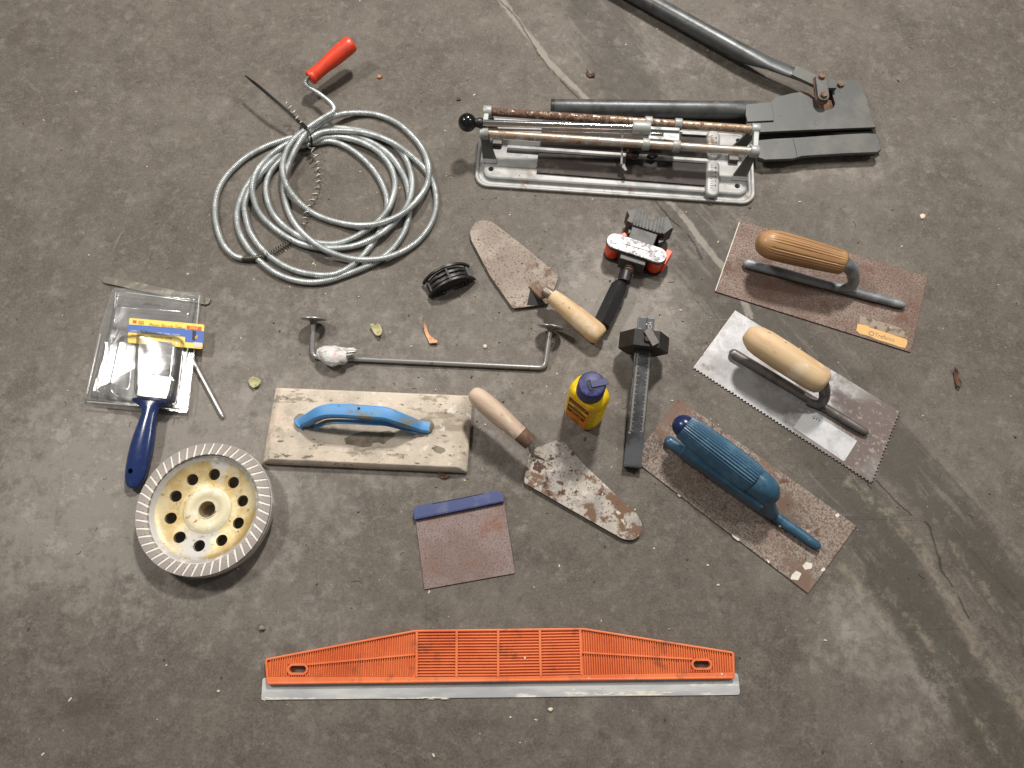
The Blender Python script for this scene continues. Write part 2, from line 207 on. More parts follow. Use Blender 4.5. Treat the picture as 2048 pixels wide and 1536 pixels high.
# ------------------------------------------------------------------ mesh kit
class MB:
    def __init__(s): s.v = []; s.f = []; s.mi = []
    def add(s, vs, fs, M=None):
        o = len(s.v)
        s.v += [tuple(M @ Vector(v)) if M else tuple(v) for v in vs]
        s.f += [tuple(i + o for i in f) for f in fs]
    def box(s, c, d, M=None):
        x, y, z = (k / 2 for k in d); cx, cy, cz = c
        vs = [(cx + a * x, cy + b * y, cz + e * z) for e in (-1, 1) for b in (-1, 1) for a in (-1, 1)]
        s.add(vs, [(0, 2, 3, 1), (4, 5, 7, 6), (0, 1, 5, 4), (2, 6, 7, 3), (0, 4, 6, 2), (1, 3, 7, 5)], M); return s
    def bar(s, p, q, w, h, up=(0, 0, 1)):
        """box from p to q, w wide, h high"""
        p, q = Vector(p), Vector(q); d = (q - p); L = d.length; d.normalize()
        sd = d.cross(Vector(up)).normalized(); u = sd.cross(d)
        M = Matrix(((d.x, sd.x, u.x, (p.x + q.x) / 2), (d.y, sd.y, u.y, (p.y + q.y) / 2), (d.z, sd.z, u.z, (p.z + q.z) / 2), (0, 0, 0, 1)))
        return s.box((0, 0, 0), (L, w, h), M)
    def prism(s, poly, z0, z1, M=None, holes=()):
        """extruded outline; z0/z1 numbers or functions of (x, y)"""
        f0 = z0 if callable(z0) else (lambda x, y: z0); f1 = z1 if callable(z1) else (lambda x, y: z1)
        def ccw(p):
            return sum(p[i][0] * p[(i + 1) % len(p)][1] - p[(i + 1) % len(p)][0] * p[i][1] for i in range(len(p))) > 0
        loops = [list(poly) if ccw(poly) else list(poly)[::-1]] + [list(h)[::-1] if ccw(h) else list(h) for h in holes]
        tri = tessellate_polygon([[Vector((p[0], p[1], 0)) for p in lp] for lp in loops]) if (holes or len(poly) > 4) else None
        flat = [p for lp in loops for p in lp]; n = len(flat)
        vs = [(p[0], p[1], f0(p[0], p[1])) for p in flat] + [(p[0], p[1], f1(p[0], p[1])) for p in flat]
        fs = []
        if holes:
            for t in tri:
                a, b, c = (flat[i] for i in t)
                if (b[0] - a[0]) * (c[1] - a[1]) - (b[1] - a[1]) * (c[0] - a[0]) < 0: t = t[::-1]
                fs.append(tuple(i + n for i in t)); fs.append(tuple(t[::-1]))
        else:
            fs += [tuple(range(n, 2 * n)), tuple(range(n))[::-1]]
        o = 0
        for lp in loops:
            k = len(lp)
            for i in range(k): a, b = o + i, o + (i + 1) % k; fs.append((a, b, b + n, a + n))
            o += k
        s.add(vs, fs, M); return s
    def loft(s, rings, cap0=True, cap1=True, M=None, closed=True):
        n = len(rings[0]); vs = [p for r in rings for p in r]; fs = []
        for k in range(len(rings) - 1):
            for i in range(n if closed else n - 1):
                a, b = k * n + i, k * n + (i + 1) % n
                fs.append((a, b, b + n, a + n))
        if cap0: fs.append(tuple(range(n))[::-1])
        if cap1: fs.append(tuple((len(rings) - 1) * n + i for i in range(n)))
        s.add(vs, fs, M); return s
    def tube(s, path, r, n=12, cap=True, sq=(1, 1)):
        P = [Vector(p) for p in path]; k = len(P)
        rr = r if isinstance(r, (list, tuple)) else [r] * k
        T = [(P[min(i + 1, k - 1)] - P[max(i - 1, 0)]).normalized() for i in range(k)]
        up = Vector((0, 0, 1)) if abs(T[0].z) < .9 else Vector((1, 0, 0))
        N = (up - T[0] * up.dot(T[0])).normalized(); rings = []
        for i in range(k):
            N = (N - T[i] * N.dot(T[i])).normalized(); B = T[i].cross(N)
            rings.append([tuple(P[i] + (N * math.cos(a) * sq[0] + B * math.sin(a) * sq[1]) * rr[i]) for a in (2 * math.pi * j / n for j in range(n))])
        return s.loft(rings, cap, cap)
    def sweep(s, path, prof, up=(0, 0, 1), cap=True):
        """prof: (side, up) outline carried along path; side is to the right of travel"""
        P = [Vector(p) for p in path]; k = len(P); up = Vector(up); rings = []
        for i in range(k):
            t = (P[min(i + 1, k - 1)] - P[max(i - 1, 0)]).normalized()
            sd = t.cross(up).normalized(); u = sd.cross(t)
            pf = prof(i / (k - 1)) if callable(prof) else prof
            rings.append([tuple(P[i] + sd * a + u * b) for a, b in pf])
        return s.loft(rings, cap, cap)
    def lathe(s, p, q, prof, n=24, fn=None, up=(0, 0, 1), sq=(1, 1)):
        """profile of (fraction along p->q, radius)"""
        p, q = Vector(p), Vector(q); d = (q - p).normalized(); up = Vector(up)
        if abs(d.dot(up)) > .98: up = Vector((0, 1, 0))
        N = (up - d * up.dot(d)).normalized(); B = d.cross(N); rings = []
        for t, r in prof:
            c = p + (q - p) * t
            rings.append([tuple(c + (N * math.cos(a) * sq[0] + B * math.sin(a) * sq[1]) * max(r, 1e-5) * (fn(t, a) if fn else 1)) for a in (2 * math.pi * j / n for j in range(n))])
        return s.loft(rings)
    def grid(s, nx, ny, fn, M=None):
        vs = [fn(i / nx, j / ny) for j in range(ny + 1) for i in range(nx + 1)]
        fs = [(j * (nx + 1) + i, j * (nx + 1) + i + 1, (j + 1) * (nx + 1) + i + 1, (j + 1) * (nx + 1) + i) for j in range(ny) for i in range(nx)]
        s.add(vs, fs, M); return s

def mesh_of(mb, name, sharp=32):
    me = bpy.data.meshes.new(name); me.from_pydata(mb.v, [], mb.f); me.validate()
    bm = bmesh.new(); bm.from_mesh(me); bmesh.ops.recalc_face_normals(bm, faces=bm.faces); bm.to_mesh(me); bm.free()
    me.shade_smooth()
    if sharp < 180: me.set_sharp_from_angle(angle=R(sharp))
    return me

class Thing:
    def __init__(s, name, label, cat, px, py, a0=None, a1=None, group=None, zl=0.0):
        o = bpy.data.objects.new(name, None); COL.objects.link(o); s.o = o
        o.location = W(px, py, 0); ang = 0
        if a0: d = W(*a1, zl) - W(*a0, zl); ang = math.atan2(d.y, d.x)
        o.rotation_euler = (0, 0, ang); o.empty_display_size = .01
        s.M = Matrix.Translation(o.location) @ Matrix.Rotation(ang, 4, 'Z'); s.inv = s.M.inverted()
        o['label'] = label; o['category'] = cat
        if group: o['group'] = group
    def L(s, px, py, z=0.0): return s.inv @ W(px, py, z)
    def xy(s, pts, z=0.0): return [tuple(s.L(a, b, z).xy) for a, b in pts]
    def part(s, name, mb, m, parent=None, bev=0, sharp=32, seg=2, label=None, carve=None, solid=0, kind=None):
        me = mesh_of(mb, name, sharp); o = bpy.data.objects.new(name, me); COL.objects.link(o)
        o.parent = parent if parent else s.o
        if m: me.materials.append(m)
        if carve:
            cm = mesh_of(carve, 'tmp'); c = bpy.data.objects.new('tmp', cm); COL.objects.link(c); c.parent = o
            b = o.modifiers.new('b', 'BOOLEAN'); b.object = c; b.operation = 'DIFFERENCE'; b.solver = 'EXACT'
            dg = bpy.context.evaluated_depsgraph_get(); nm = bpy.data.meshes.new_from_object(o.evaluated_get(dg))
            o.modifiers.clear(); o.data = nm; bpy.data.objects.remove(c); nm.name = name
            nm.shade_smooth(); nm.set_sharp_from_angle(angle=R(sharp))
        if solid:
            q = o.modifiers.new('s', 'SOLIDIFY'); q.thickness = solid; q.offset = 0
        if bev:
            q = o.modifiers.new('v', 'BEVEL'); q.width = bev; q.segments = seg; q.limit_method = 'ANGLE'; q.angle_limit = R(30); q.harden_normals = True
        if label: o['label'] = label
        if kind: o['kind'] = kind
        return o
    def dup(s, src, loc=(0, 0, 0), rot=(0, 0, 0), scale=None):
        c = src.copy(); COL.objects.link(c); c.location = loc; c.rotation_euler = rot
        if scale: c.scale = scale
        return c

def single(name, mb_fn, m, label, cat, px, py, a0=None, a1=None, group=None, **k):
    """a thing that is one mesh: built as a part, then lifted to top level"""
    t = Thing('tmp', label, cat, px, py, a0, a1); mb = MB(); mb_fn(t, mb)
    o = t.part(name, mb, m, **k); o.parent = None; o.location = t.o.location; o.rotation_euler = t.o.rotation_euler
    o['label'] = label; o['category'] = cat
    if group: o['group'] = group
    bpy.data.objects.remove(t.o); return o

def spline(pts, step):
    """Catmull-Rom through pts, resampled to about `step`"""
    P = [Vector(p) for p in pts]; out = []
    for i in range(len(P) - 1):
        p0, p1, p2, p3 = P[max(i - 1, 0)], P[i], P[i + 1], P[min(i + 2, len(P) - 1)]
        for k in range(12):
            t = k / 12
            out.append(.5 * ((2 * p1) + (p2 - p0) * t + (2 * p0 - 5 * p1 + 4 * p2 - p3) * t * t + (3 * p1 - p0 - 3 * p2 + p3) * t ** 3))
    out.append(P[-1])
    return resample(out, step)
def resample(P, step):
    d = [0.]
    for a, b in zip(P, P[1:]): d.append(d[-1] + (b - a).length)
    n = max(2, int(round(d[-1] / step)) + 1); A = np.array([tuple(p) for p in P]); q = np.linspace(0, d[-1], n)
    return [Vector((np.interp(x, d, A[:, 0]), np.interp(x, d, A[:, 1]), np.interp(x, d, A[:, 2]))) for x in q]
def helix(path, r, pitch, k=10, ph=0):
    """points of a helix wound about a path"""
    P = resample(path, pitch / k); n = len(P); out = []
    T = [(P[min(i + 1, n - 1)] - P[max(i - 1, 0)]).normalized() for i in range(n)]
    N = Vector((0, 0, 1))
    for i in range(n):
        N = (N - T[i] * N.dot(T[i])).normalized(); B = T[i].cross(N); a = 2 * math.pi * i / k + ph
        rr = r(i / n) if callable(r) else r
        out.append(P[i] + (N * math.cos(a) + B * math.sin(a)) * rr)
    return out
def rrect(w, h, r, n=6, cx=0, cy=0, z=0):
    out = []
    for sx, sy, a0 in ((1, 1, 0), (-1, 1, 90), (-1, -1, 180), (1, -1, 270)):
        for k in range(n + 1):
            a = R(a0 + 90 * k / n); out.append((cx + sx * (w / 2 - r) + r * math.cos(a), cy + sy * (h / 2 - r) + r * math.sin(a), z))
    return out
def capsule2(p, q, r, n=10):
    p, q = Vector(p[:2]), Vector(q[:2]); a = math.atan2((q - p).y, (q - p).x); out = []
    for c, s0 in ((q, -90), (p, 90)):
        for k in range(n + 1):
            t = a + R(s0 + 180 * k / n); out.append((c.x + r * math.cos(t), c.y + r * math.sin(t)))
    return out
def disc(c, r, n=20): return [(c[0] + r * math.cos(2 * math.pi * k / n), c[1] + r * math.sin(2 * math.pi * k / n)) for k in range(n)]
def round_poly(pts, r, n=4):
    out = []; k = len(pts)
    for i in range(k):
        p = Vector(pts[i]); a = Vector(pts[i - 1]) - p; b = Vector(pts[(i + 1) % k]) - p
        rr = r[i] if isinstance(r, (list, tuple)) else r
        if rr <= 0: out.append(tuple(p)); continue
        d = min(rr, a.length * .45, b.length * .45); a = p + a.normalized() * d; b = p + b.normalized() * d
        for j in range(n + 1):
            t = j / n; out.append(tuple(a * (1 - t) ** 2 + p * 2 * t * (1 - t) + b * t * t))
    return out
def text(mb, s, size, M, depth=.0002, align='CENTER'):
    cu = bpy.data.curves.new('t', 'FONT'); cu.body = s; cu.size = size; cu.extrude = depth; cu.align_x = align; cu.align_y = 'CENTER'
    cu.resolution_u = 2
    o = bpy.data.objects.new('t', cu); COL.objects.link(o)
    me = bpy.data.meshes.new_from_object(o.evaluated_get(bpy.context.evaluated_depsgraph_get()))
    mb.add([v.co for v in me.vertices], [tuple(p.vertices) for p in me.polygons], M)
    bpy.data.objects.remove(o); bpy.data.meshes.remove(me)
def frame3(o, x, y):
    """matrix with origin o, x axis along x, y axis near y"""
    x = Vector(x).normalized(); z = x.cross(Vector(y)).normalized(); y = z.cross(x)
    return Matrix(((x.x, y.x, z.x, o[0]), (x.y, y.y, z.y, o[1]), (x.z, y.z, z.z, o[2]), (0, 0, 0, 1)))
def zf(z, ox, oy, sc):
    """zoom picture pixel -> photo pixel"""
    return lambda x, y: (ox + x / sc, oy + y / sc)

# ------------------------------------------------------------------ floor
def build_floor():
    fine = .004
    xs = np.concatenate([[-4, -2.5, -1.6, -1.2], np.arange(-.9, .9001, fine), [1.2, 1.6, 2.5, 4]])
    ys = np.concatenate([[-3, -1.6, -.8, -.4], np.arange(-.2, 1.16, fine), [1.4, 1.8, 2.6, 4.2]])
    X, Y = np.meshgrid(xs, ys); nx, ny = len(xs), len(ys)
    # where each floor point lies on the photographed patch (used only to lay out stains, scuffs)
    c, s = math.cos(TH), math.sin(TH)
    dz = H; f = Y * s + dz * c; u = X / f * FPX + 1024; v = -(Y * c - dz * s) / f * FPX + 768
    def pl(pts, wid=None):
        D = np.full(u.shape, 1e3)
        for (a, b), (e, g) in zip(pts, pts[1:]):
            dx, dy = e - a, g - b; t = np.clip(((u - a) * dx + (v - b) * dy) / (dx * dx + dy * dy), 0, 1)
            D = np.minimum(D, np.hypot(u - a - t * dx, v - b - t * dy))
        return D
    def blobs(L):
        A = np.zeros(u.shape)
        for x, y, rx, ry, w in L: A += w * np.exp(-(((u - x) / rx) ** 2 + ((v - y) / ry) ** 2))
        return np.clip(A, -1, 1)
    at = {}
    def off(lines):
        D = np.full(u.shape, 60.)
        for L in lines:
            ys_ = [p[1] for p in L]; m = (v >= ys_[0]) & (v <= ys_[-1]); D = np.where(m, (u - np.interp(v, ys_, [p[0] for p in L])) * .8, D)
        return D
    at['crack'] = off([[(1000, 0), (1040, 45), (1078, 110), (1120, 160), (1140, 182), (1160, 200), (1210, 250)], [(1310, 400), (1340, 438), (1372, 465), (1392, 492), (1404, 520)], [(1478, 608), (1500, 640), (1532, 662), (1560, 700)], [(1748, 955), (1762, 972), (1800, 1012), (1828, 1034)], [(1846, 1040), (1858, 1054), (1872, 1096), (1884, 1140), (1910, 1180), (1928, 1216), (1950, 1260)]])
    at['strip'] = off([[(985, -30), (1020, 25), (1058, 72), (1094, 118), (1132, 160), (1166, 190), (1200, 226)], [(1330, 395), (1362, 425), (1400, 478), (1440, 528), (1480, 580), (1500, 640)]])
    at['streak'] = np.minimum.reduce([pl([(1700, 960), (1770, 1020), (1850, 1110), (1900, 1200), (1960, 1310), (2080, 1460)]), pl([(1870, 1040), (1960, 1170), (2080, 1320)]) + 8, pl([(1770, 1180), (1840, 1260), (1900, 1360), (1990, 1500)]) + 6, pl([(1680, 1130), (1760, 1230)]) + 5])
    at['band'] = np.minimum(pl([(1150, -80), (1330, 330), (1420, 520), (1560, 740), (1750, 1080), (1900, 1330), (2100, 1640)]), pl([(1500, 600), (1720, 820), (1900, 1030), (2120, 1330)]) + 10)
    at['pale'] = blobs([(320, 960, 330, 260, .85), (1280, 640, 90, 110, .8), (1330, 480, 120, 60, .4), (1180, 560, 90, 120, .45), (1660, 320, 200, 90, .4), (1440, 1360, 110, 130, .2), (1830, 1380, 120, 110, .55), (1700, 1240, 90, 90, .55), (800, 720, 420, 260, .30), (1250, 90, 160, 90, .35), (1480, 90, 120, 80, .2), (60, 1100, 180, 200, .2), (620, 1290, 160, 90, .3), (1960, 900, 120, 200, .15), (1050, 900, 300, 200, .2)])
    at['dark'] = blobs([(1810, 1400, 60, 46, .6), (172, 1412, 60, 60, .35), (905, 1440, 60, 36, .4), (60, 100, 300, 150, .35), (1500, 1480, 300, 100, .4), (520, 1255, 12, 12, 1.0), (560, 1300, 60, 18, .6), (440, 440, 10, 14, .9), (866, 100, 40, 14, .5), (1270, 1180, 220, 120, .35), (100, 1430, 200, 120, .35), (2000, 100, 150, 300, .3), (640, 280, 200, 150, .1), (900, 1060, 60, 60, .3), (1960, 760, 70, 190, .5)])  # dark stains and spots, plus broad darker blobs towards the corners
    at['edge'] = np.hypot((u - 1000) / 1250, (v - 760) / 950)
    Z = np.zeros(X.shape)
    P = np.stack([X, Y, Z], -1).reshape(-1, 3)
    i = np.arange(nx * ny).reshape(ny, nx)
    F = np.stack([i[:-1, :-1], i[:-1, 1:], i[1:, 1:], i[1:, :-1]], -1).reshape(-1, 4)
    me = bpy.data.meshes.new('floor'); me.vertices.add(len(P)); me.vertices.foreach_set('co', P.ravel())
    me.loops.add(F.size); me.loops.foreach_set('vertex_index', F.ravel()); me.polygons.add(len(F)); me.polygons.foreach_set('loop_start', np.arange(0, F.size, 4)); me.update(); me.validate()
    for k, a in at.items():
        if k == 'edge': continue
        q = me.attributes.new(k, 'FLOAT', 'POINT'); q.data.foreach_set('value', a.ravel().astype(np.float32))
    o = bpy.data.objects.new('floor', me); COL.objects.link(o); o['kind'] = 'structure'; o['label'] = 'stained grey concrete floor with cracks and a filler line'
    t = NT('worn_concrete')
    n1 = t.noise(3.2, 6, .6, 1); n2 = t.noise(14, 10, .72, 5); n3 = t.noise(62, 9, .74, 9); n4 = t.noise(330, 5, .75, 2); n5 = t.noise(20, 9, .74, 14)
    c = t.mix(t.ramp(n1, .35, .65), srgb(92, 84, 76), srgb(107, 100, 92))
    c = t.mix(t.ramp(n2, .40, .60), t.mix(.24, c, srgb(74, 67, 60)), t.mix(.30, c, srgb(122, 116, 108)))
    c = t.mix(t.math('MULTIPLY', t.ramp(n3, .36, .52, 1, 0), .38), c, srgb(86, 78, 70))
    c = t.mix(t.math('MULTIPLY', t.ramp(n3, .52, .66), .42), c, srgb(146, 140, 131))
    c = t.mix(t.math('MULTIPLY', t.ramp(n4, .42, .62), .26), c, srgb(140, 133, 124))
    c = t.mix(t.math('MULTIPLY', t.ramp(n4, .38, .5, 1, 0), .24), c, srgb(80, 73, 66))
    # soft darker blotches and damp-looking spots
    c = t.mix(t.math('MULTIPLY', t.ramp(n5, .54, .68), .30), c, srgb(86, 79, 70))
    c = t.mix(t.math('MULTIPLY', t.ramp(t.noise(34, 5, .6, 33), .66, .71), .4), c, srgb(78, 71, 63))
    ed_ = t.ramp(t.noise(5.5, 10, .78, 61), .47, .60); c = t.mix(t.math('MULTIPLY', ed_, .20), c, srgb(138, 132, 124))
    # pale scuffed areas, with the broad left-middle brightness painted into the colour
    pa = t.attr('pale'); pf = t.math('MULTIPLY', t.ramp(t.math('ADD', t.math('MULTIPLY', pa, .30), t.noise(40, 10, .80, 7)), .56, .74), .52)
    c = t.mix(pf, c, srgb(160, 154, 147))
    c = t.mix(t.math('MULTIPLY', t.ramp(pa, .0, .9), .46), c, srgb(156, 150, 143))
    da = t.attr('dark'); df = t.math('MULTIPLY', t.ramp(t.math('ADD', da, t.math('MULTIPLY', t.math('SUBTRACT', n2, .5), 2.4)), .25, .9), .58)
    c = t.mix(df, c, srgb(74, 67, 60))
    wob = t.math('MULTIPLY', t.math('SUBTRACT', t.noise(40, 6, .7, 21), .5), 44)
    # trowelled smoother band
    bd = t.ramp(t.math('ADD', t.attr('band'), t.math('MULTIPLY', wob, 1.6)), 44, 66, 1, 0)
    c = t.mix(t.math('MULTIPLY', bd, .72), c, srgb(80, 75, 67))
    sk = t.math('MULTIPLY', t.ramp(t.math('ADD', t.attr('streak'), wob), 6, 18, 1, 0), t.ramp(t.noise(60, 6, .75, 3), .40, .62))
    c = t.mix(t.math('MULTIPLY', sk, .75), c, srgb(146, 138, 122))
    st = t.math('MULTIPLY', t.ramp(t.math('ABSOLUTE', t.math('ADD', t.attr('strip'), t.math('MULTIPLY', wob, .40))), 4, 8, 1, 0), t.ramp(t.noise(16, 5, .6, 43), .30, .42))
    c = t.mix(t.math('MULTIPLY', st, .85), c, srgb(156, 150, 139))
    ck = t.math('MULTIPLY', t.ramp(t.math('ABSOLUTE', t.math('ADD', t.attr('crack'), t.math('MULTIPLY', wob, .26))), .5, 2.0, 1, 0), t.ramp(t.noise(24, 3, .5, 77), .36, .46))
    c = t.mix(t.math('MULTIPLY', ck, .55), c, srgb(40, 35, 31))
    # trowelled smears running along the patched diagonal
    sm = []
    for sd_ in (5, 17):
        mp = t.n.new('ShaderNodeMapping'); mp.inputs['Rotation'].default_value = (0, 0, R(57)); t.link(t.tc.outputs['Object'], mp.inputs[0])
        m2 = t.n.new('ShaderNodeVectorMath'); m2.operation = 'MULTIPLY_ADD'; m2.inputs[1].default_value = (5, 42, 1); m2.inputs[2].default_value = (sd_, sd_ * 2, 0); t.link(mp.outputs[0], m2.inputs[0])
        nn = t.n.new('ShaderNodeTexNoise'); nn.inputs['Scale'].default_value = 1; nn.inputs['Detail'].default_value = 9; nn.inputs['Roughness'].default_value = .72; t.link(m2.outputs[0], nn.inputs['Vector']); sm.append(nn.outputs[0])
    bw = t.ramp(t.attr('band'), 40, 150, 1, 0)
    c = t.mix(t.math('MULTIPLY', t.math('MULTIPLY', t.ramp(sm[0], .54, .62), bw), .30), c, srgb(152, 146, 137))
    c = t.mix(t.math('MULTIPLY', t.math('MULTIPLY', t.ramp(sm[1], .54, .64), bw), .40), c, srgb(66, 61, 54))
    # crisp-edged thin films of cement and scuffs
    k1 = t.ramp(t.noise(26, 13, .84, 101), .545, .565); c = t.mix(t.math('MULTIPLY', k1, t.math('ADD', t.math('MULTIPLY', t.ramp(pa, .15, .8), .34), .10)), c, srgb(180, 174, 167))
    k2 = t.ramp(t.noise(33, 13, .84, 131), .55, .57); c = t.mix(t.math('MULTIPLY', k2, .27), c, srgb(58, 52, 46))
    k3 = t.ramp(t.noise(120, 8, .8, 151), .60, .64); c = t.mix(t.math('MULTIPLY', k3, .18), c, srgb(190, 184, 176))
    k4 = t.ramp(t.noise(140, 8, .8, 171), .61, .65); c = t.mix(t.math('MULTIPLY', k4, .26), c, srgb(50, 45, 40))
    # long thin scratches in two directions
    for rz, sd_, am in ((.55, 3, .34), (-.35, 8, .26), (1.9, 13, .26)):
        mp = t.n.new('ShaderNodeMapping'); mp.vector_type = 'POINT'; mp.inputs['Rotation'].default_value = (0, 0, rz); mp.inputs['Location'].default_value = (sd_, sd_ * .7, 0); mp.inputs['Scale'].default_value = (1.5, 1, 1)
        m2 = t.n.new('ShaderNodeVectorMath'); m2.operation = 'MULTIPLY'; m2.inputs[1].default_value = (5, 190, 1)
        t.link(t.tc.outputs['Object'], mp.inputs[0]); t.link(mp.outputs[0], m2.inputs[0])
        nn = t.n.new('ShaderNodeTexNoise'); nn.inputs['Scale'].default_value = 1; nn.inputs['Detail'].default_value = 2; t.link(m2.outputs[0], nn.inputs['Vector'])
        c = t.mix(t.math('MULTIPLY', t.math('MULTIPLY', t.ramp(nn.outputs[0], .735, .765), t.ramp(t.noise(4.5, 3, .5, 50 + sd_), .50, .6)), am), c, srgb(186, 176, 160))
    c = t.mix(1.0, c, (.80, .792, .785, 1), 'MULTIPLY')
    t.link(c, t.b.inputs['Base Color'])
    t.link(t.math('ADD', t.ramp(n3, .3, .7, .58, .80), t.math('MULTIPLY', bd, -.06)), t.b.inputs['Roughness']); t.b.inputs['Specular IOR Level'].default_value = .35
    hgt = t.math('SUBTRACT', t.math('ADD', t.math('MULTIPLY', n3, .5), t.math('MULTIPLY', n4, .3)), t.math('MULTIPLY', ck, 1.2))
    t.bump([(hgt, .8, .0014), (n5, .3, .002)])
    me.materials.append(t.m)
build_floor()

# ------------------------------------------------------------------ drain snake
def drain_snake():
    t = Thing('drain_snake', 'coiled zinc drain cable with red crank handle lying in loops on the concrete', 'drain snake', 650, 400)
    z = zf(0, 400, 50, 2.792); rad = .0046
    A = [(750, 484), (700, 512), (640, 550), (590, 585), (530, 632), (485, 700), (463, 780), (470, 860), (515, 945), (600, 1030), (700, 1082), (830, 1115), (950, 1117), (1050, 1092), (1150, 1040), (1225, 965), (1268, 890), (1278, 800), (1250, 708), (1190, 625), (1100, 548), (1000, 505), (900, 491), (800, 496), (720, 520), (655, 560), (600, 600)]
    G = [(548, 668), (500, 770), (468, 880), (480, 1000), (530, 1110), (620, 1205), (730, 1270), (860, 1307), (1000, 1306), (1120, 1270), (1225, 1200), (1295, 1100), (1320, 1000), (1305, 890), (1250, 800), (1160, 715), (1060, 650), (930, 605), (790, 590), (680, 600), (600, 640)]
    D = [(520, 650), (430, 700), (345, 780), (297, 870), (298, 960), (340, 1060), (440, 1155), (560, 1222), (700, 1246), (850, 1236), (980, 1185), (1085, 1105), (1155, 1010), (1185, 910), (1170, 800), (1120, 705), (1030, 635), (900, 592), (760, 575), (660, 590), (590, 625)]
    E_ = [(530, 690), (450, 755), (390, 830), (368, 920), (395, 1030), (455, 1110), (540, 1172), (640, 1213), (760, 1220), (870, 1182), (985, 1105), (1060, 1010), (1090, 900), (1068, 800), (1000, 712), (900, 655), (790, 628), (690, 630), (600, 665)]
    F = [(480, 700), (390, 775), (300, 880), (252, 990), (258, 1080), (290, 1175), (370, 1275), (480, 1350), (600, 1388), (730, 1396), (840, 1350), (930, 1265), (1000, 1160), (1035, 1070), (1045, 985), (1020, 895), (960, 800), (880, 722), (800, 672), (720, 650), (640, 660)]
    C1 = [(540, 655), (450, 690), (350, 790), (262, 900), (215, 1010), (208, 1100), (240, 1200), (320, 1305), (430, 1390), (560, 1432), (690, 1432), (820, 1392), (960, 1335), (1060, 1265), (1130, 1175), (1165, 1080), (1168, 960), (1145, 860), (1080, 750), (1000, 680), (900, 630), (780, 600), (680, 605), (600, 612)]
    B = [(530, 625), (450, 648), (360, 682), (250, 745), (155, 835), (100, 930), (84, 1030), (95, 1130), (130, 1225), (185, 1285), (240, 1305)]
    pts = [t.L(*z(*p), .012) for lp in (A, G, D, E_, F, C1, B) for p in lp]
    P = spline(pts, .005); n = len(P); A2 = np.array([(p.x, p.y) for p in P]); Z = np.full(n, rad); gap = 14
    for it in range(4):
        for i in range(n - 1, -1, -1):
            j = np.arange(i + gap, n)
            if len(j):
                d = np.hypot(*(A2[j] - A2[i]).T); m = d < 2 * rad
                if m.any(): Z[i] = max(Z[i], min(.030, (Z[j][m] + .9 * np.sqrt((2 * rad) ** 2 - d[m] ** 2)).max()))
            if i < n - 1: Z[i] = max(Z[i], Z[i + 1] - .0011)
        for i in range(1, n): Z[i] = max(Z[i], Z[i - 1] - .0011)
    Zs = np.convolve(np.pad(Z, 3, 'edge'), np.ones(7) / 7, 'valid')
    top = t.L(*z(750, 484), .030); k0 = 18
    for i in range(k0): Zs[i] = Zs[i] * (i / k0) + .030 * (1 - i / k0)
    # the pixel of each sample, re-laid at its own height
    Pw = [t.M @ p for p in P]; cam_ = Vector((0, 0, H)); Q = []
    for p, zz in zip(Pw, Zs):
        q = Vector((p.x, p.y, .012)); d = q - cam_; s_ = (H - zz) / (H - .012); Q.append(t.inv @ (cam_ + d * s_))
    Q = resample(Q, .0007); mb = MB()
    mb.tube(Q, [rad + (.0005 if i % 4 < 2 else -.0006) for i in range(len(Q))], 10)
    cable = t.part('cable', mb, m_zinc, sharp=180)
    end = Q[-1]
    # spring tip
    e = lambda x, y, h=.006: t.L(*z(x, y), h)
    tight = spline([end, e(290, 1304), e(350, 1294)], .002); mb = MB(); mb.tube(helix(tight, .0040, .0022, 10), .0009, 5)
    loose = spline([e(350, 1294), e(420, 1262), e(520, 1195)], .002); mb.tube(helix(loose, lambda q: .0042 - .001 * q, .0042, 12), .0008, 5)
    t.part('spring_tip', mb, m_spring, sharp=180)
    mb = MB(); w = spline([e(490, 440, .03), e(525, 490, .03), e(562, 555, .028)], .002); mb.tube(helix(w, .0042, .0115, 14), .00095, 6)
    w = spline([e(612, 665, .020), e(650, 745, .012), e(664, 850, .008), e(650, 930, .007), e(615, 1000, .006), e(600, 1050, .006), e(572, 1115, .007)], .002)
    mb.tube(helix(w, .0042, .0115, 14), .00095, 6)
    t.part('corkscrew_wire', mb, m_wire, sharp=180)
    # crank rod
    c = [e(612, 288, .036), e(600, 300, .034), e(590, 325, .030), e(612, 350, .026), e(660, 380, .024), e(710, 418, .026), e(742, 450, .028), e(750, 474, .030), e(735, 490, .030)]
    P = resample(spline(c, .003), .0006); mb = MB(); mb.tube(P, [.0033 + (.0004 if i % 4 < 2 else -.0004) for i in range(len(P))], 10)
    t.part('crank_rod', mb, m_zinc, sharp=180)
    p, q = e(612, 300, .034), e(850, 98, .046); mb = MB()
    prof = [(f, r * 1.2) for f, r in [(0, .006), (.0, .0085), (.02, .0098), (.06, .0100), (.085, .0090), (.11, .0094), (.2, .0088), (.34, .0091), (.5, .0103), (.7, .0112), (.88, .0115), (.96, .0112), (.985, .0100), (1.0, .0084), (1.0, .006), (.985, .0056)]]
    mb.lathe(p, q, prof, 28)
    t.part('handle', mb, m_red, sharp=60)
drain_snake()

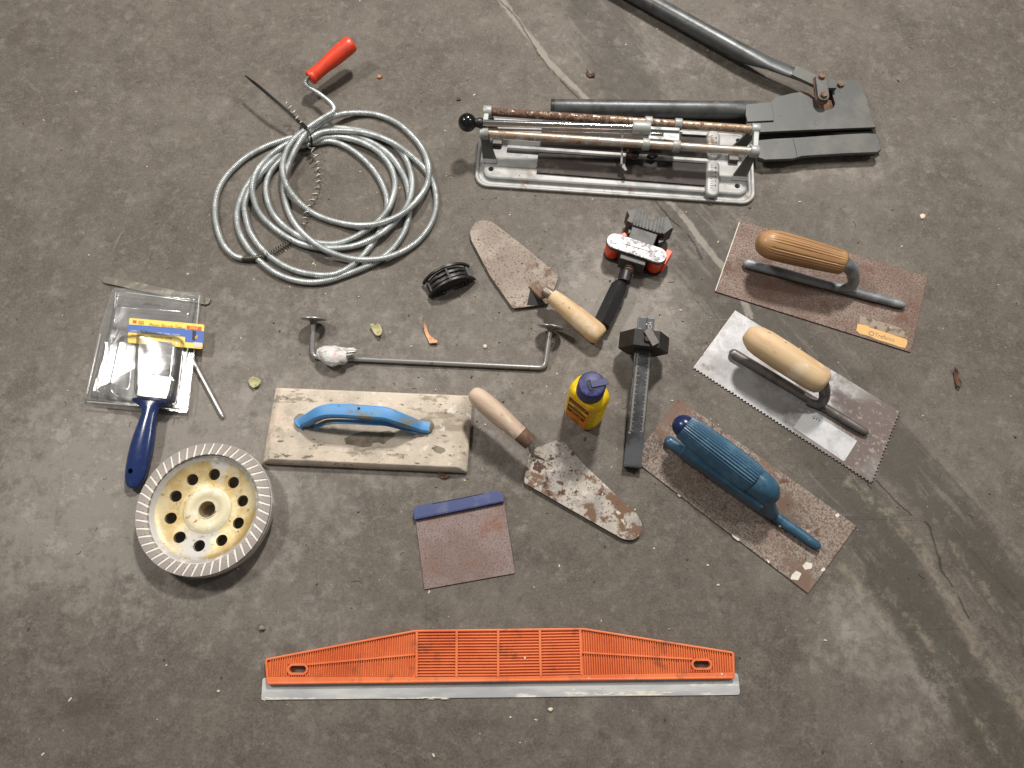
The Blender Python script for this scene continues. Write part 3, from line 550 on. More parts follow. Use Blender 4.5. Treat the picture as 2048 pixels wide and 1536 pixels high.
def cable_tie(t, mb):
    z = zf(0, 400, 50, 2.792); e = lambda x, y, h: t.L(*z(x, y), h)
    P = spline([e(252, 283, .040), e(330, 345, .042), e(400, 405, .040), e(470, 465, .036), e(530, 520, .032), e(580, 565, .031)], .004)
    mb.sweep(P, lambda u: [(-.0024 * min(1, .35 + u * 4), -.0006), (.0024 * min(1, .35 + u * 4), -.0006), (.0024 * min(1, .35 + u * 4), .0006), (-.0024 * min(1, .35 + u * 4), .0006)])
    mb.bar(e(566, 552, .033), e(594, 580, .033), .0062, .005)
    L = spline([e(585, 570, .033), e(612, 600, .034), e(622, 640, .028), e(622, 668, .012), e(612, 685, .003), e(585, 660, .001), e(565, 620, .001), e(560, 590, .008), e(570, 568, .028), e(585, 570, .033)], .004)
    mb.sweep(L, [(-.0022, -.0007), (.0022, -.0007), (.0022, .0007), (-.0022, .0007)], up=(.75, .66, 0))
single('cable_tie', cable_tie, m_tie, 'black nylon cable tie with long tail binding the coiled cable', 'cable tie', 570, 240, sharp=50)

# ------------------------------------------------------------------ slate shear
def shear():
    t = Thing('hand_shear', 'long grey steel shear with open rusty jaws lying behind the tile cutter', 'shear', 1600, 240)
    z = zf(0, 1460, 120, 6.0235); P = lambda pts, h: t.xy([z(*p) for p in pts], h)
    zb, zt = .016, .026
    body = [(205, 530), (500, 500), (548, 440), (640, 425), (760, 395), (850, 385), (1000, 470), (1060, 560), (1130, 600), (1200, 600), (1250, 570), (1268, 520), (1240, 440), (1224, 350), (1214, 290), (1262, 242), (1400, 240), (1520, 242), (1580, 285), (1602, 330), (1650, 480), (1700, 640), (1757, 808), (900, 842), (560, 858), (340, 868), (200, 800)]
    mb = MB(); mb.prism(P(body, zt), zt - .005, zt); t.part('upper_jaw_plate', mb, m_shear, bev=.0006)
    mb = MB(); mb.prism(P([(780, 420), (850, 372), (940, 400), (1040, 470), (1160, 300), (1240, 250), (1400, 300), (1400, 640), (1000, 660)], .018), .015, .0185); t.part('inner_link_plate', mb, m_rust, bev=.0005)
    mb = MB(); mb.prism(P([(205, 540), (500, 510), (560, 450), (850, 400), (1050, 640), (1500, 600), (1420, 250), (1530, 252), (1600, 340), (1757, 812), (900, 850), (340, 875), (205, 805)], .012), .007, .0125); t.part('back_jaw_plate', mb, m_shear, bev=.0006)
    # ferrule plate over the socket
    mb = MB(); mb.prism(P([(195, 526), (498, 498), (515, 560), (535, 722), (215, 738), (190, 650)], .030), .0262, .029); t.part('socket_plate', mb, m_shear, bev=.0007)
    # lower jaw
    mb = MB(); mb.prism(P([(330, 965), (560, 945), (830, 932), (1100, 912), (1400, 892), (1650, 880), (1768, 888), (1822, 1075), (1775, 1108), (1400, 1122), (1100, 1140), (880, 1155), (830, 1168), (760, 1186), (420, 1200), (330, 1165)], .022), .016, .022); t.part('lower_jaw_plate', mb, m_shear, bev=.0008)
    mb = MB(); mb.prism(P([(330, 985), (830, 950), (1500, 915), (1790, 925), (1822, 1085), (1775, 1115), (1100, 1150), (830, 1180), (420, 1208), (330, 1175)], .008), .002, .0085); t.part('lower_back_plate', mb, m_shear, bev=.0008)
    mb = MB(); mb.prism(P([(980, 850), (1750, 822), (1765, 900), (1400, 905), (1345, 895), (1100, 875)], .016), .010, .0165); t.part('cutting_blade', mb, m_dark, bev=.0005, label='dark scraped cutting blade between the jaws')
    mb = MB(); mb.prism(P([(765, 945), (830, 938), (868, 1152), (815, 1168)], .0235), .0221, .0232); t.part('weld_seam', mb, m_shear, label='raised weld seam with faint rust')
    # lower handle tube
    a, b = t.L(1104, 216, .016), t.L(1452, 220, .016); mb = MB()
    pth = [a, a + (b - a) * .03, b, b + (b - a) * .05, b + (b - a) * .11, b + (b - a) * .17]
    rings = []
    d = (b - a).normalized(); sd = Vector((d.y, -d.x, 0))
    for k, (p, w_, h_, dz) in enumerate([(pth[0], .0134, .0134, 0), (pth[1], .0142, .0142, 0), (pth[2], .0142, .0142, 0), (pth[3], .0145, .0130, .001), (pth[4], .0150, .0100, .003), (pth[5], .0150, .0060, .005)]):
        rings.append([tuple(p + sd * w_ * math.cos(q) + Vector((0, 0, h_ * math.sin(q) + dz))) for q in (2 * math.pi * j / 20 for j in range(20))])
    mb.loft(rings); t.part('lower_handle', mb, m_shtube, sharp=50)
    mb = MB(); mb.tube([a - (b - a) * .006, a + (b - a) * .012], .0140, 20); t.part('tube_end', mb, m_rust, sharp=50)
    # upper handle
    a, b = t.L(1225, -36, .018), t.L(1486, 108, .022); e1 = t.L(1540, 128, .028); e2 = t.L(1650, 170, .030)
    d = (b - a).normalized(); rings = []
    for p, w_, h_ in [(a, .0138, .0138), (a + (b - a) * .5, .0138, .0138), (b - d * .01, .0140, .0136), (b + (e1 - b) * .35, .0140, .011), (e1, .0125, .0050), (e1 + (e2 - e1) * .35, .0118, .0040), (e2, .0095, .0035)]:
        dd = (e2 - e1).normalized() if p is not a and (p - b).dot(d) > .01 else d
        sd = Vector((dd.y, -dd.x, 0)).normalized()
        rings.append([tuple(p + sd * w_ * (abs(math.cos(q)) ** .8 * (1 if math.cos(q) > 0 else -1)) + Vector((0, 0, h_ * math.sin(q)))) for q in (2 * math.pi * j / 20 for j in range(20))])
    mb.loft(rings); t.part('upper_handle', mb, m_shtube, sharp=50)
    mb = MB(); mb.prism(P([(800, 55), (1030, 165), (1180, 195), (1290, 240), (1290, 330), (1130, 330), (1010, 290), (745, 168)], .0375), .030, .0365); t.part('handle_lug', mb, m_shear, bev=.0008)
    # link
    p, q = t.L(*z(1100, 212), .044), t.L(*z(1128, 428), .044); r = .0092
    mb = MB(); mb.prism(capsule2(p, q, r), .0385, .0445); lk = t.part('link_bar', mb, m_shear, bev=.0009)
    mb = MB(); mb.prism(capsule2(p, q, r + .0012), .034, .0383); t.part('link_bar', mb, m_rust, bev=.0006)
    for (x, y, h, rr) in ((1100, 205, .0445, .0056), (1125, 430, .0445, .0056), (1326, 302, .026, .0058)):
        c = t.L(*z(x, y), h); mb = MB(); mb.prism(disc(c, rr * 1.12, 20), h - .0002, h + .0012); mb.prism([(c.x + rr * math.cos(R(60 * k + 12)), c.y + rr * math.sin(R(60 * k + 12))) for k in range(6)], h + .001, h + .0044)
        t.part('bolt', mb, m_ferr2, bev=.0007)
shear()

# ------------------------------------------------------------------ tile cutter
def tile_cutter():
    t = Thing('tile_cutter', 'silver manual tile cutter with twin rusty rails and black ball lever', 'tile cutter', 1230, 330, (978, 377), (1481, 411))
    z2 = zf(0, 900, 130, 5.12); z3 = zf(0, 1200, 180, 5.689)
    bl = t.L(948, 374, 0); br = t.L(1509, 413, 0); y0 = (bl.y + br.y) / 2; y1 = t.L(1475, 256, .01).y
    x0, x1 = bl.x, br.x; cx, cy, w, h = (x0 + x1) / 2, (y0 + y1) / 2, x1 - x0, y1 - y0
    mb = MB(); rings = []
    for off, zz in ((0, .0), (0, .0045), (.0012, .0056), (.0030, .0058), (.0048, .0050), (.0062, .0030), (.0095, .0026), (.0118, .0034), (.0135, .0085), (.0155, .0100), (.0165, .0102)):
        rings.append(rrect(w - 2 * off, h - 2 * off, .0225 - off * .55, 8, cx, cy, zz))
    mb.loft(rings[:], True, True)
    ho = MB()
    holes = [t.L(*z2(420, 1065), .010), t.L(*z3(1562, 1093), .010), t.L(*z3(1575, 576), .010), t.L(*z2(455, 795), .010)]
    for c in holes: ho.tube([(c.x, c.y, -.005), (c.x, c.y, .03)], .0044, 18)
    base = t.part('base_plate', mb, m_alu, carve=ho)
    # raised breaker ridge
    a, b = t.L(*z2(590, 845), .014), t.L(*z3(1215, 812), .014)
    mb = MB(); prof = lambda q: [(-.0052, -.006), (-.0046, .001), (-.0022, .0032), (.0022, .0032), (.0046, .001), (.0052, -.006)]
    mb.sweep([a, a + (b - a) * .5, b], prof); t.part('breaker_ridge', mb, m_alu, sharp=40)
    # embossed round-ended swages under the pads
    for (p, q) in ((z2(520, 1010), z2(860, 1030)),):
        p, q = t.L(*p, .0105), t.L(*q, .0105); mb = MB(); mb.loft([[(x, y, .0100) for x, y in capsule2(p, q, .0068)], [(x, y, .0116) for x, y in capsule2(p, q, .0052)], [(x, y, .0120) for x, y in capsule2(p, q, .003)]]); t.part('swage', mb, m_alu)
    # rubber pads
    for nm, c in (('lower', [z2(905, 898), z3(1212, 835), z3(1196, 1086), z2(888, 1100)]), ('upper', [z2(948, 560), z3(1222, 500), z3(1216, 770), z2(925, 835)])):
        mb = MB(); mb.prism(t.xy(c, .0135), .0103, .0136); t.part('rubber_pad', mb, m_rubber, bev=.0006)
    # ruler bars with printed scale
    for c0, c1 in ((z3(1296, 500), z3(1296, 700)), (z3(1292, 840), z3(1286, 1130))):
        p, q = t.L(*c0, .018), t.L(*c1, .018); mb = MB()
        mb.loft([[(x, y, .0103) for x, y in capsule2(p, q, .0112, 8)], [(x, y, .0135) for x, y in capsule2(p, q, .0106, 8)], [(x, y, .0158) for x, y in capsule2(p, q, .0088, 8)], [(x, y, .0162) for x, y in capsule2(p, q, .007, 8)]])
        o = t.part('ruler_bar', mb, m_alu, sharp=60)
        d = (q - p); L_ = d.length; dn = d.normalized(); mb = MB(); k = int(L_ / .0042)
        for i in range(k):
            c = p + dn * (.0042 * (i + .5)); wv = .0052 if i % 2 else .003
            mb.box((c.x - .005 + wv / 2 + .001, c.y, .01635), (wv, .0006, .0004))
            if i % 2: text(mb, str(9 - i % 9), .0055, Matrix.Translation((c.x + .004, c.y, .0164)))
        t.part('scale_print', mb, m_prdark, parent=o)
    mb = MB(); mb.box((t.L(*z2(900, 1), 0).x, 0, 0), (0, 0, 0)) if False else None
    # measuring strip seen between the rails
    a, b = t.L(*z3(930, 490), .0165), t.L(*z3(1215, 506), .0165); mb = MB(); mb.bar(a, b, .0055, .003); o = t.part('measuring_strip', mb, m_alu, bev=.0005)
    # rails
    zr = .052 
    A0, A1 = t.L(*z2(385, 478), zr), t.L(*z3(1765, 450), zr); B0, B1 = t.L(*z2(350, 700), zr), t.L(*z3(1755, 700), zr)
    for (p, q, m) in ((A0, A1, m_rodrust), (B0, B1, m_rod)):
        mb = MB(); mb.tube([p, p + (q - p) * .5, q], .0064, 22); t.part('rail', mb, m, sharp=60)
    # end brackets
    for (p, q, sx, foot) in ((A0, B0, -1, z2(405, 955)), (A1, B1, 1, z3(1590, 975))):
        for c in (p, q):
            mb = MB(); mb.lathe(c + Vector((-.0065, 0, 0)), c + Vector((.0065, 0, 0)), [(0, .006), (0, .0086), (.08, .0093), (.92, .0093), (1, .0086), (1, .001)], 24)
            t.part('rail_collar', mb, m_cast, sharp=45)
        mb = MB(); mb.bar(p + Vector((sx * .001, -.004, 0)), q + Vector((sx * .001, .004, 0)), .0085, .010); t.part('bracket_bridge', mb, m_cast, bev=.0015)
        f = t.L(*foot, .012)
        for c, yy in ((q, f.y), (p, p.y - .002)):
            mb = MB(); fx = f.x; wf = .011; wt = .0055
            mb.loft([[(fx - wf, yy - .0022, .0100), (fx + wf, yy - .0022, .0100), (fx + wf, yy + .0022, .0100), (fx - wf, yy + .0022, .0100)],
                     [(c.x - wt, c.y - .0022, zr - .002), (c.x + wt, c.y - .0022, zr - .002), (c.x + wt, c.y + .0022, zr - .002), (c.x - wt, c.y + .0022, zr - .002)]])
            t.part('bracket_leg', mb, m_castd, bev=.0007)
        mb = MB(); mb.prism([(f.x - .013, f.y - .009), (f.x + .013, f.y - .009), (f.x + .010, f.y + .006), (f.x - .010, f.y + .006)], .0103, .0122); t.part('bracket_foot', mb, m_alu, bev=.0012)
        cb = Vector((f.x - sx * .010, (p.y + q.y) / 2 - .006, .0102)); mb = MB(); mb.box((cb.x, cb.y, .0145), (.016, .014, .0085)); t.part('spring_block', mb, m_castd, bev=.0015)
    # lever rod and ball
    zl = .060
    p, q = t.L(*z2(240, 590), zl + .004), t.L(*z3(470, 432), zl); d = (q - p)
    mb = MB(); mb.tube([p, q], .0052, 20); t.part('lever_rod', mb, m_chrome, sharp=60)
    p2 = t.L(*z2(330, 655), .054); q2 = t.L(*z3(700, 500), .054); mb = MB(); mb.tube([p2, q2], .0016, 10); t.part('guide_wire', mb, m_chrome, sharp=60)
    c = t.L(*z2(178, 589), zl + .004); dn = d.normalized(); mb = MB()
    prof = [(.5 - .5 * math.cos(math.pi * i / 16), .0142 * math.sin(math.pi * i / 16)) for i in range(17)]
    mb.lathe(c - dn * .0142, c + dn * .0142, prof, 32)
    ball = t.part('ball_knob', mb, m_ball, sharp=180)
    mb = MB(); mb.lathe(c + dn * .011, c + dn * .0245, [(0, .005), (0, .0068), (.4, .0070), (.45, .0082), (.9, .0080), (1, .0068), (1, .001)], 24); t.part('knob_collar', mb, m_black, parent=ball, sharp=45)
    mb = MB(); th = [c + dn * .0143 * math.cos(a) * 0 + Vector((-dn.y, dn.x, 0)) * .0143 * math.cos(a) + Vector((0, 0, 1)) * .0143 * math.sin(a) for a in (math.pi * k / 24 for k in range(25))]
    mb.tube(th, .00035, 6); t.part('mould_line', mb, m_black, parent=ball)
    # carriage
    ax = (A1 - A0).normalized(); yv = Vector((-ax.y, ax.x, 0))
    c0 = t.L(*z3(368, 432), zl); c1 = t.L(*z3(568, 440), zl)
    mb = MB(); mb.lathe(c0, c1, [(0, .005), (0, .0102), (.06, .0108), (.94, .0108), (1, .0102), (1, .001)], 28); t.part('lever_socket', mb, m_cast, sharp=45)
    def proj(p_, rail0): return rail0 + ax * (p_ - rail0).dot(ax)
    for r0, xs in ((A0, ((549, 372), (888, 385))), (B0, ((522, 620), (866, 650)))):
        for x, y in xs:
            c = proj(t.L(*z3(x, y), zr), r0); mb = MB(); mb.lathe(c - ax * .0056, c + ax * .0056, [(0, .0064), (0, .0088), (.1, .0092), (.9, .0092), (1, .0088), (1, .0064)], 24); t.part('slide_clamp', mb, m_cast, sharp=45)
    for (x0_, y0_), (x1_, y1_), wd_ in (((560, 440), (905, 458), .0058), ((550, 545), (725, 558), .006), ((560, 450), (560, 540), .004)):
        mb = MB(); mb.bar(t.L(*z3(x0_, y0_), .056), t.L(*z3(x1_, y1_), .056), wd_, .005); t.part('carriage_arm', mb, m_cast, bev=.0008)
    mb = MB(); mb.prism(t.xy([z3(718, 470), z3(908, 470), z3(905, 585), z3(720, 560)], .054), .047, .054); t.part('carriage_plate', mb, m_cast, bev=.0012)
    # breaker foot and scoring wheel
    mb = MB(); a = t.L(*z3(258, 500), .050); b = t.L(*z3(245, 850), .030); e = t.L(*z3(270, 925), .022); g = t.L(*z3(245, 850), .022)
    mb.bar(a, b, .0060, .003, up=(1, 0, .2)); t.part('breaker_foot', mb, m_alu, bev=.0004)
    mb = MB(); mb.prism(t.xy([z3(222, 850), z3(262, 740), z3(300, 735), z3(286, 860), z3(312, 915), z3(285, 925)], .027), .022, .028); t.part('foot_wing', mb, m_castd, bev=.0006)
    mb = MB(); mb.bar(t.L(*z3(300, 720), .030), t.L(*z3(420, 745), .030), .012, .010); t.part('wheel_holder', mb, m_rust, bev=.0016)
    mb = MB(); c = t.L(*z3(400, 735), .034); mb.prism(disc(c, .0062, 18), .032, .037); t.part('wheel_nut', mb, m_dark, bev=.0008)
    mb = MB(); c = t.L(*z3(595, 755), .022); mb.prism([(c.x - .009, c.y), (c.x, c.y - .004), (c.x + .009, c.y + .003), (c.x, c.y + .006)], .018, .024); t.part('scoring_wheel', mb, m_dark, bev=.0006)
tile_cutter()

# ------------------------------------------------------------------ clamp with V jaw
def clamp():
    t = Thing('v_jaw_clamp', 'black screw clamp with ribbed V jaw, orange levers and scuffed silver plate', 'clamp', 1270, 560, (1233, 480), (1315, 513), zl=.038)
    z = zf(0, 1150, 400, 4.8); P = lambda pts, h: t.xy([z(*p) for p in pts], h)
    # ribbed V jaw: top outline carried down
    hz = .040
    top = [(497, 102), (640, 62), (656, 80), (714, 198), (770, 192), (806, 160), (893, 155), (948, 268), (925, 275), (858, 325), (800, 318), (560, 240), (545, 222), (497, 200), (520, 150)]
    mb = MB(); mb.prism(P(top, hz), .008, hz); t.part('v_jaw', mb, m_clampg, bev=.0009)
    for (a, b) in (((600, 72), (552, 225)), ((622, 68), (582, 235)), ((643, 70), (612, 248)), ((668, 106), (640, 258)), ((690, 150), (672, 266)), ((716, 198), (708, 280)), ((760, 196), (740, 290)), ((800, 168), (775, 300)), ((830, 160), (805, 310)), ((862, 158), (835, 318))):
        mb = MB(); p, q = t.L(*z(*a), hz), t.L(*z(*b), hz); mb.bar(p + Vector((0, 0, .0004)), q + Vector((0, 0, .0004)), .0017, .0022); t.part('jaw_rib', mb, m_clampg, bev=.0004)
    for cp_ in ([(515, 230), (545, 235), (548, 300), (510, 330)], [(800, 330), (870, 330), (850, 400), (800, 420)]):
        mb = MB(); mb.prism(P(cp_, .03), .004, .030); t.part('jaw_cheek', mb, m_black, bev=.001)
    # block
    mb = MB(); mb.prism(P([(552, 245), (800, 318), (748, 452), (512, 362)], .036), .010, .037); t.part('slide_block', mb, m_clampg, bev=.0012, label='grey textured slide block behind the silver plate')
    p, q = t.L(*z(388, 392), .039), t.L(*z(797, 528), .039)
    for z0, z1, rr, m, nm in ((.0355, .0395, .0128, m_plate, 'top_plate'), (.0330, .0354, .0134, m_black, 'plate_rim'), (.001, .006, .0134, m_black, 'bottom_plate')):
        mb = MB(); mb.prism(capsule2(p, q, rr, 12), z0, z1); t.part(nm, mb, m, bev=.0006)
    for c in (p, q):
        mb = MB(); mb.prism(disc(c, .0044, 20), .0397, .0405); o = t.part('pivot_pin', mb, m_chromer, bev=.0003)
    mb = MB(); m_ = [(p.x + .012, p.y + .0), (q.x - .012, q.y)]; mb.bar(Vector((m_[0][0], m_[0][1], .03965)), Vector((m_[1][0], m_[1][1], .03965)), .0006, .0004); t.part('plate_groove', mb, m_dark)
    # orange levers: vertical barrel plus arm
    for c, st_, tip, w_ in ((p, (400, 362), (498, 318), .0048), (q, (832, 600), (918, 474), .0062)):
        mb = MB(); e = t.L(*z(*tip), .033); s__ = t.L(*z(*st_), .033)
        lv = t.part('lever_barrel', MB().lathe((c.x, c.y, .0063), (c.x, c.y, .0328), [(0, .010), (0, .0122), (.04, .0126), (.96, .0126), (1, .0122), (1, .002)], 28), m_orclamp, sharp=50)
        d = Vector((e.x - s__.x, e.y - s__.y, 0)); dn = d.normalized()
        pts = [Vector((s__.x, s__.y, .0205)), Vector((s__.x, s__.y, .0205)) + d * .55, Vector((e.x, e.y, .021))]
        mb.sweep(pts, lambda u: [(-w_ * (1 - .25 * u), -.012 + .002 * u), (w_ * (1 - .25 * u), -.012 + .002 * u), (w_ * (1 - .25 * u), .012 - .001 * u), (-w_ * (1 - .25 * u), .012 - .001 * u)])
        t.part('lever', mb, m_orclamp, bev=.0014)
    mb = MB(); mb.prism(P([(425, 480), (700, 560), (690, 600), (420, 520)], .03), .006, .032); t.part('frame_core', mb, m_black, bev=.001)
    mb = MB(); mb.prism(P([(448, 495), (685, 575), (672, 632), (428, 556)], .034), .006, .034); t.part('screw_block', mb, m_clampg, bev=.001)
    # screw, sleeve and hexagonal grip
    s0, s1 = t.L(*z(550, 590), .020), t.L(*z(505, 705), .020)
    mb = MB(); mb.tube([s0, s1], .0058, 16); sc = t.part('screw', mb, m_dark, sharp=60)
    mb = MB(); mb.tube(helix([s0, s1], .0062, .0040, 14), .0013, 6); t.part('screw_thread', mb, m_ferr2, parent=sc, sharp=180)
    g0, g1 = t.L(*z(492, 690), .020), t.L(*z(468, 785), .0185); e0 = t.L(*z(440, 800), .0175); e1 = t.L(*z(252, 1205), .0125)
    mb = MB(); mb.lathe(g0, g1, [(0, .006), (0, .0092), (.1, .0098), (1, .0100), (1, .001)], 26); t.part('sleeve', mb, m_black, sharp=50)
    mb = MB(); d = e1 - e0
    def hexr(tt, a):
        k = (a % (math.pi / 3)) - math.pi / 6; return 1 / math.cos(k) * .93
    mb.lathe(e0 - d * .02, e1, [(0, .0075), (.02, .0090), (.09, .0120), (.13, .0130), (.5, .0134), (.93, .0136), (.985, .0134), (1, .0122), (1, .0080), (.93, .0078)], 24, fn=lambda tt, a: hexr(tt, a) if tt > .1 else 1)
    t.part('grip', mb, m_black, sharp=28)
clamp()

def saddle():
    t = Thing('ribbed_jaw_insert', 'black plastic arched jaw insert with slotted curved back, left of the trowel', 'jaw insert', 893, 572, (842, 590), (945, 550), zl=.004)
    z = zf(0, 820, 420, 4.876)
    a, b = t.L(*z(195, 880), .0), t.L(*z(640, 690), .0); cx = (a.x + b.x) / 2; hw = (b.x - a.x) / 2 * .98; yf = (a.y + b.y) / 2; dep = .026
    rise = .026
    arc = lambda y, k=1.0, n=22, dz=0: [(cx + hw * k * math.sin(R(-68 + 136 * i / n)) / math.sin(R(68)), y, dz + (rise * k) * (math.cos(R(-68 + 136 * i / n)) - math.cos(R(68))) / (1 - math.cos(R(68))) + .004) for i in range(n + 1)]
    for y in (yf + .002, yf + dep):
        mb = MB(); mb.sweep(arc(y, 1.0), [(-.0017, -.002), (.0017, -.002), (.0017, .0022), (-.0017, .0022)], up=(0, 1, 0)) if False else mb.sweep(arc(y), [(-.0020, -.0022), (.0020, -.0022), (.0020, .0018), (-.0020, .0018)], up=(0, 0, 1))
        t.part('rim', mb, m_black, bev=.0004)
    for k in range(2):
        y = yf + dep * (.34 + .30 * k); mb = MB(); mb.sweep(arc(y, .90), [(-.0012, -.002), (.0012, -.002), (.0012, .0012), (-.0012, .0012)]); t.part('rib', mb, m_black)
    for i in (2, 11, 20):
        A, B = arc(yf, .94)[i], arc(yf + dep, .94)[i]; mb = MB(); mb.bar(A, B, .0032, .0030); t.part('cross_bar', mb, m_black, bev=.0004)
    mb = MB(); mb.sweep(arc(yf + dep * .5, .80), [(-dep * .46, -.001), (dep * .46, -.001), (dep * .46, .0006), (-dep * .46, .0006)]); t.part('inner_web', mb, m_gauge)
    # stepped V block below the arch
    prof = [(-hw * .93, .001), (-hw * .55, .0010), (-hw * .14, .0125), (hw * .14, .0125), (hw * .55, .001), (hw * .93, .001), (hw * .80, .012), (hw * .45, .0205), (0, .0235), (-hw * .45, .0205), (-hw * .80, .012)]
    mb = MB(); Mx = Matrix(((1, 0, 0, cx), (0, 0, -1, 0), (0, 1, 0, .001), (0, 0, 0, 1)))
    mb.prism(prof, -(yf + dep * .9), -(yf + .0005), Mx); t.part('v_block', mb, m_black, bev=.0006)
    for k in (-.72, -.58, -.44, -.30, .30, .44, .58, .72):
        x = cx + hw * k; mb = MB(); mb.box((x, yf - .0008, .0075), (.0018, .003, .009)); t.part('tooth', mb, m_gauge, bev=.0004)
saddle()

# ------------------------------------------------------------------ pointing trowels
def pointing_trowel_up():
    t = Thing('brick_trowel', 'mortar dusted trowel with pale wooden handle resting beside the clamp', 'trowel', 1050, 540, (950, 450), (1195, 680))
    z = zf(0, 820, 420, 4.876)
    out = round_poly(t.xy([z(*p) for p in ((690, 100), (785, 104), (880, 172), (1150, 385), (1452, 640), (1418, 745), (1345, 915), (1005, 962), (780, 640), (595, 290), (582, 205), (636, 122))], .006), [.006, .006, .006, .002, .004, .003, .004, .004, .002, .004, .006, .006])
    mb = MB(); mb.prism(out, .0045, .0062); t.part('blade', mb, m_tr1, bev=.0005, sharp=50)
    e = lambda x, y, h: t.L(*z(x, y), h)
    # tang pressed up from the blade
    T0, T1, T2, T3 = e(1185, 745, .0065), e(1255, 800, .014), e(1300, 840, .024), e(1330, 800, .031)
    mb = MB(); mb.sweep(spline([e(1180, 735, .0062), e(1240, 800, .010), e(1290, 845, .0175), e(1315, 810, .026), e(1345, 800, .030)], .003), lambda u: [(-.006 + .002 * u, -.0018), (.006 - .002 * u, -.0018), (.004 - .001 * u, .0022), (-.004 + .001 * u, .0022)]); t.part('tang', mb, m_ferr2, bev=.0006, sharp=50)
    mb = MB(); mb.prism(t.xy([z(*p) for p in ((1180, 740), (1330, 925), (1140, 925))], .0068), .0063, .0068); t.part('heel_recess_shade', mb, m_dark)  # flat dark triangle, painted shade of the pressed V recess
    p, q = e(1305, 778, .0300), e(1405, 850, .0290); mb = MB(); mb.lathe(p, q, [(0, .003), (0, .0066), (.1, .0074), (1, .0082), (1, .002)], 24); t.part('ferrule', mb, m_ferr, sharp=45)
    p, q = e(1378, 832, .0285), e(1862, 1238, .0165); mb = MB()
    mb.lathe(p, q, [(0, .006), (0, .0096), (.02, .0106), (.1, .0116), (.35, .0138), (.6, .0152), (.85, .0160), (.93, .0156), (.98, .0136), (1, .0118), (1, .004)], 32); t.part('handle', mb, m_wood2, sharp=50)
pointing_trowel_up()

def pointing_trowel_low():
    t = Thing('brick_trowel', 'rust spotted whitish trowel with slim pale handle touching the float', 'trowel', 1160, 970, (950, 790), (1270, 1060))
    z = zf(0, 900, 740, 4.152); e = lambda x, y, h: t.L(*z(x, y), h)
    out = round_poly(t.xy([z(*p) for p in ((885, 583), (940, 592), (1010, 665), (1130, 800), (1350, 1010), (1555, 1195), (1604, 1290), (1575, 1385), (1500, 1418), (1430, 1402), (1100, 1215), (620, 942), (616, 905), (662, 690), (700, 650))], .006), [.003, .005, .002, .002, .002, .008, .008, .008, .006, .005, .002, .004, .003, .004, .004])
    mb = MB(); mb.prism(out, .0045, .0063); t.part('blade', mb, m_tr2, bev=.0005, sharp=50)
    mb = MB(); mb.sweep(spline([e(790, 720, .0064), e(730, 690, .009), e(690, 680, .016), e(680, 655, .030), e(672, 620, .040), e(650, 590, .045)], .003), lambda u: [(-.0065 + .003 * u, -.002), (.0065 - .003 * u, -.002), (.0045 - .0015 * u, .0024), (-.0045 + .0015 * u, .0024)]); t.part('tang', mb, m_tr2, bev=.0006, sharp=50)
    p, q = e(672, 610, .045), e(585, 530, .048); mb = MB(); mb.lathe(p, q, [(0, .004), (0, .0098), (.06, .0104), (1, .0112), (1, .003)], 28); t.part('ferrule', mb, m_ferr2, sharp=45)
    p, q = e(600, 545, .048), e(180, 178, .054); mb = MB()
    mb.lathe(p, q, [(0, .006), (0, .0104), (.05, .0108), (.2, .0118), (.45, .0136), (.7, .0140), (.86, .0130), (.94, .0112), (.985, .0084), (1, .0060), (1, .001)], 32); t.part('handle', mb, m_wood3, sharp=60)
pointing_trowel_low()

# ------------------------------------------------------------------ towel bar
def towel_bar():
    t = Thing('towel_bar', 'bent chrome bar with a round flange on each end lying flat', 'rail', 860, 700)
    e = lambda x, y, h: t.L(x, y, h); r = .0036
    def corner(a, c, b, n=6, rr=.010):
        u = (a - c).normalized(); v = (b - c).normalized(); p, q = c + u * rr, c + v * rr
        return [p * (1 - s) ** 2 + c * 2 * s * (1 - s) + q * s * s for s in (i / n for i in range(n + 1))]
    L0, L1, R1, R0 = e(627, 638, .021), e(624, 714, .0045), e(1090, 736, .0045), e(1102, 654, .021)
    path = [L0] + corner(L0, L1, R1) + corner(L1, R1, R0) + [R0]
    mb = MB(); mb.tube(path, r, 16); t.part('bent_rod', mb, m_chromer, sharp=60)
    for c, b in ((L0, L1), (R0, R1)):
        d = (c - b).normalized(); mb = MB(); mb.lathe(c - d * .0012, c + d * .0012, [(0, .001), (0, .0178), (.3, .0186), (.7, .0186), (1, .0180), (1, .001)], 36); fl = t.part('flange', mb, m_chromer, sharp=45)
        mb = MB(); mb.lathe(c - d * .008, c - d * .001, [(0, .0036), (0, .0046), (.5, .005), (1, .0075), (1, .001)], 20); t.part('boss', mb, m_spine2, parent=fl, sharp=45)
towel_bar()
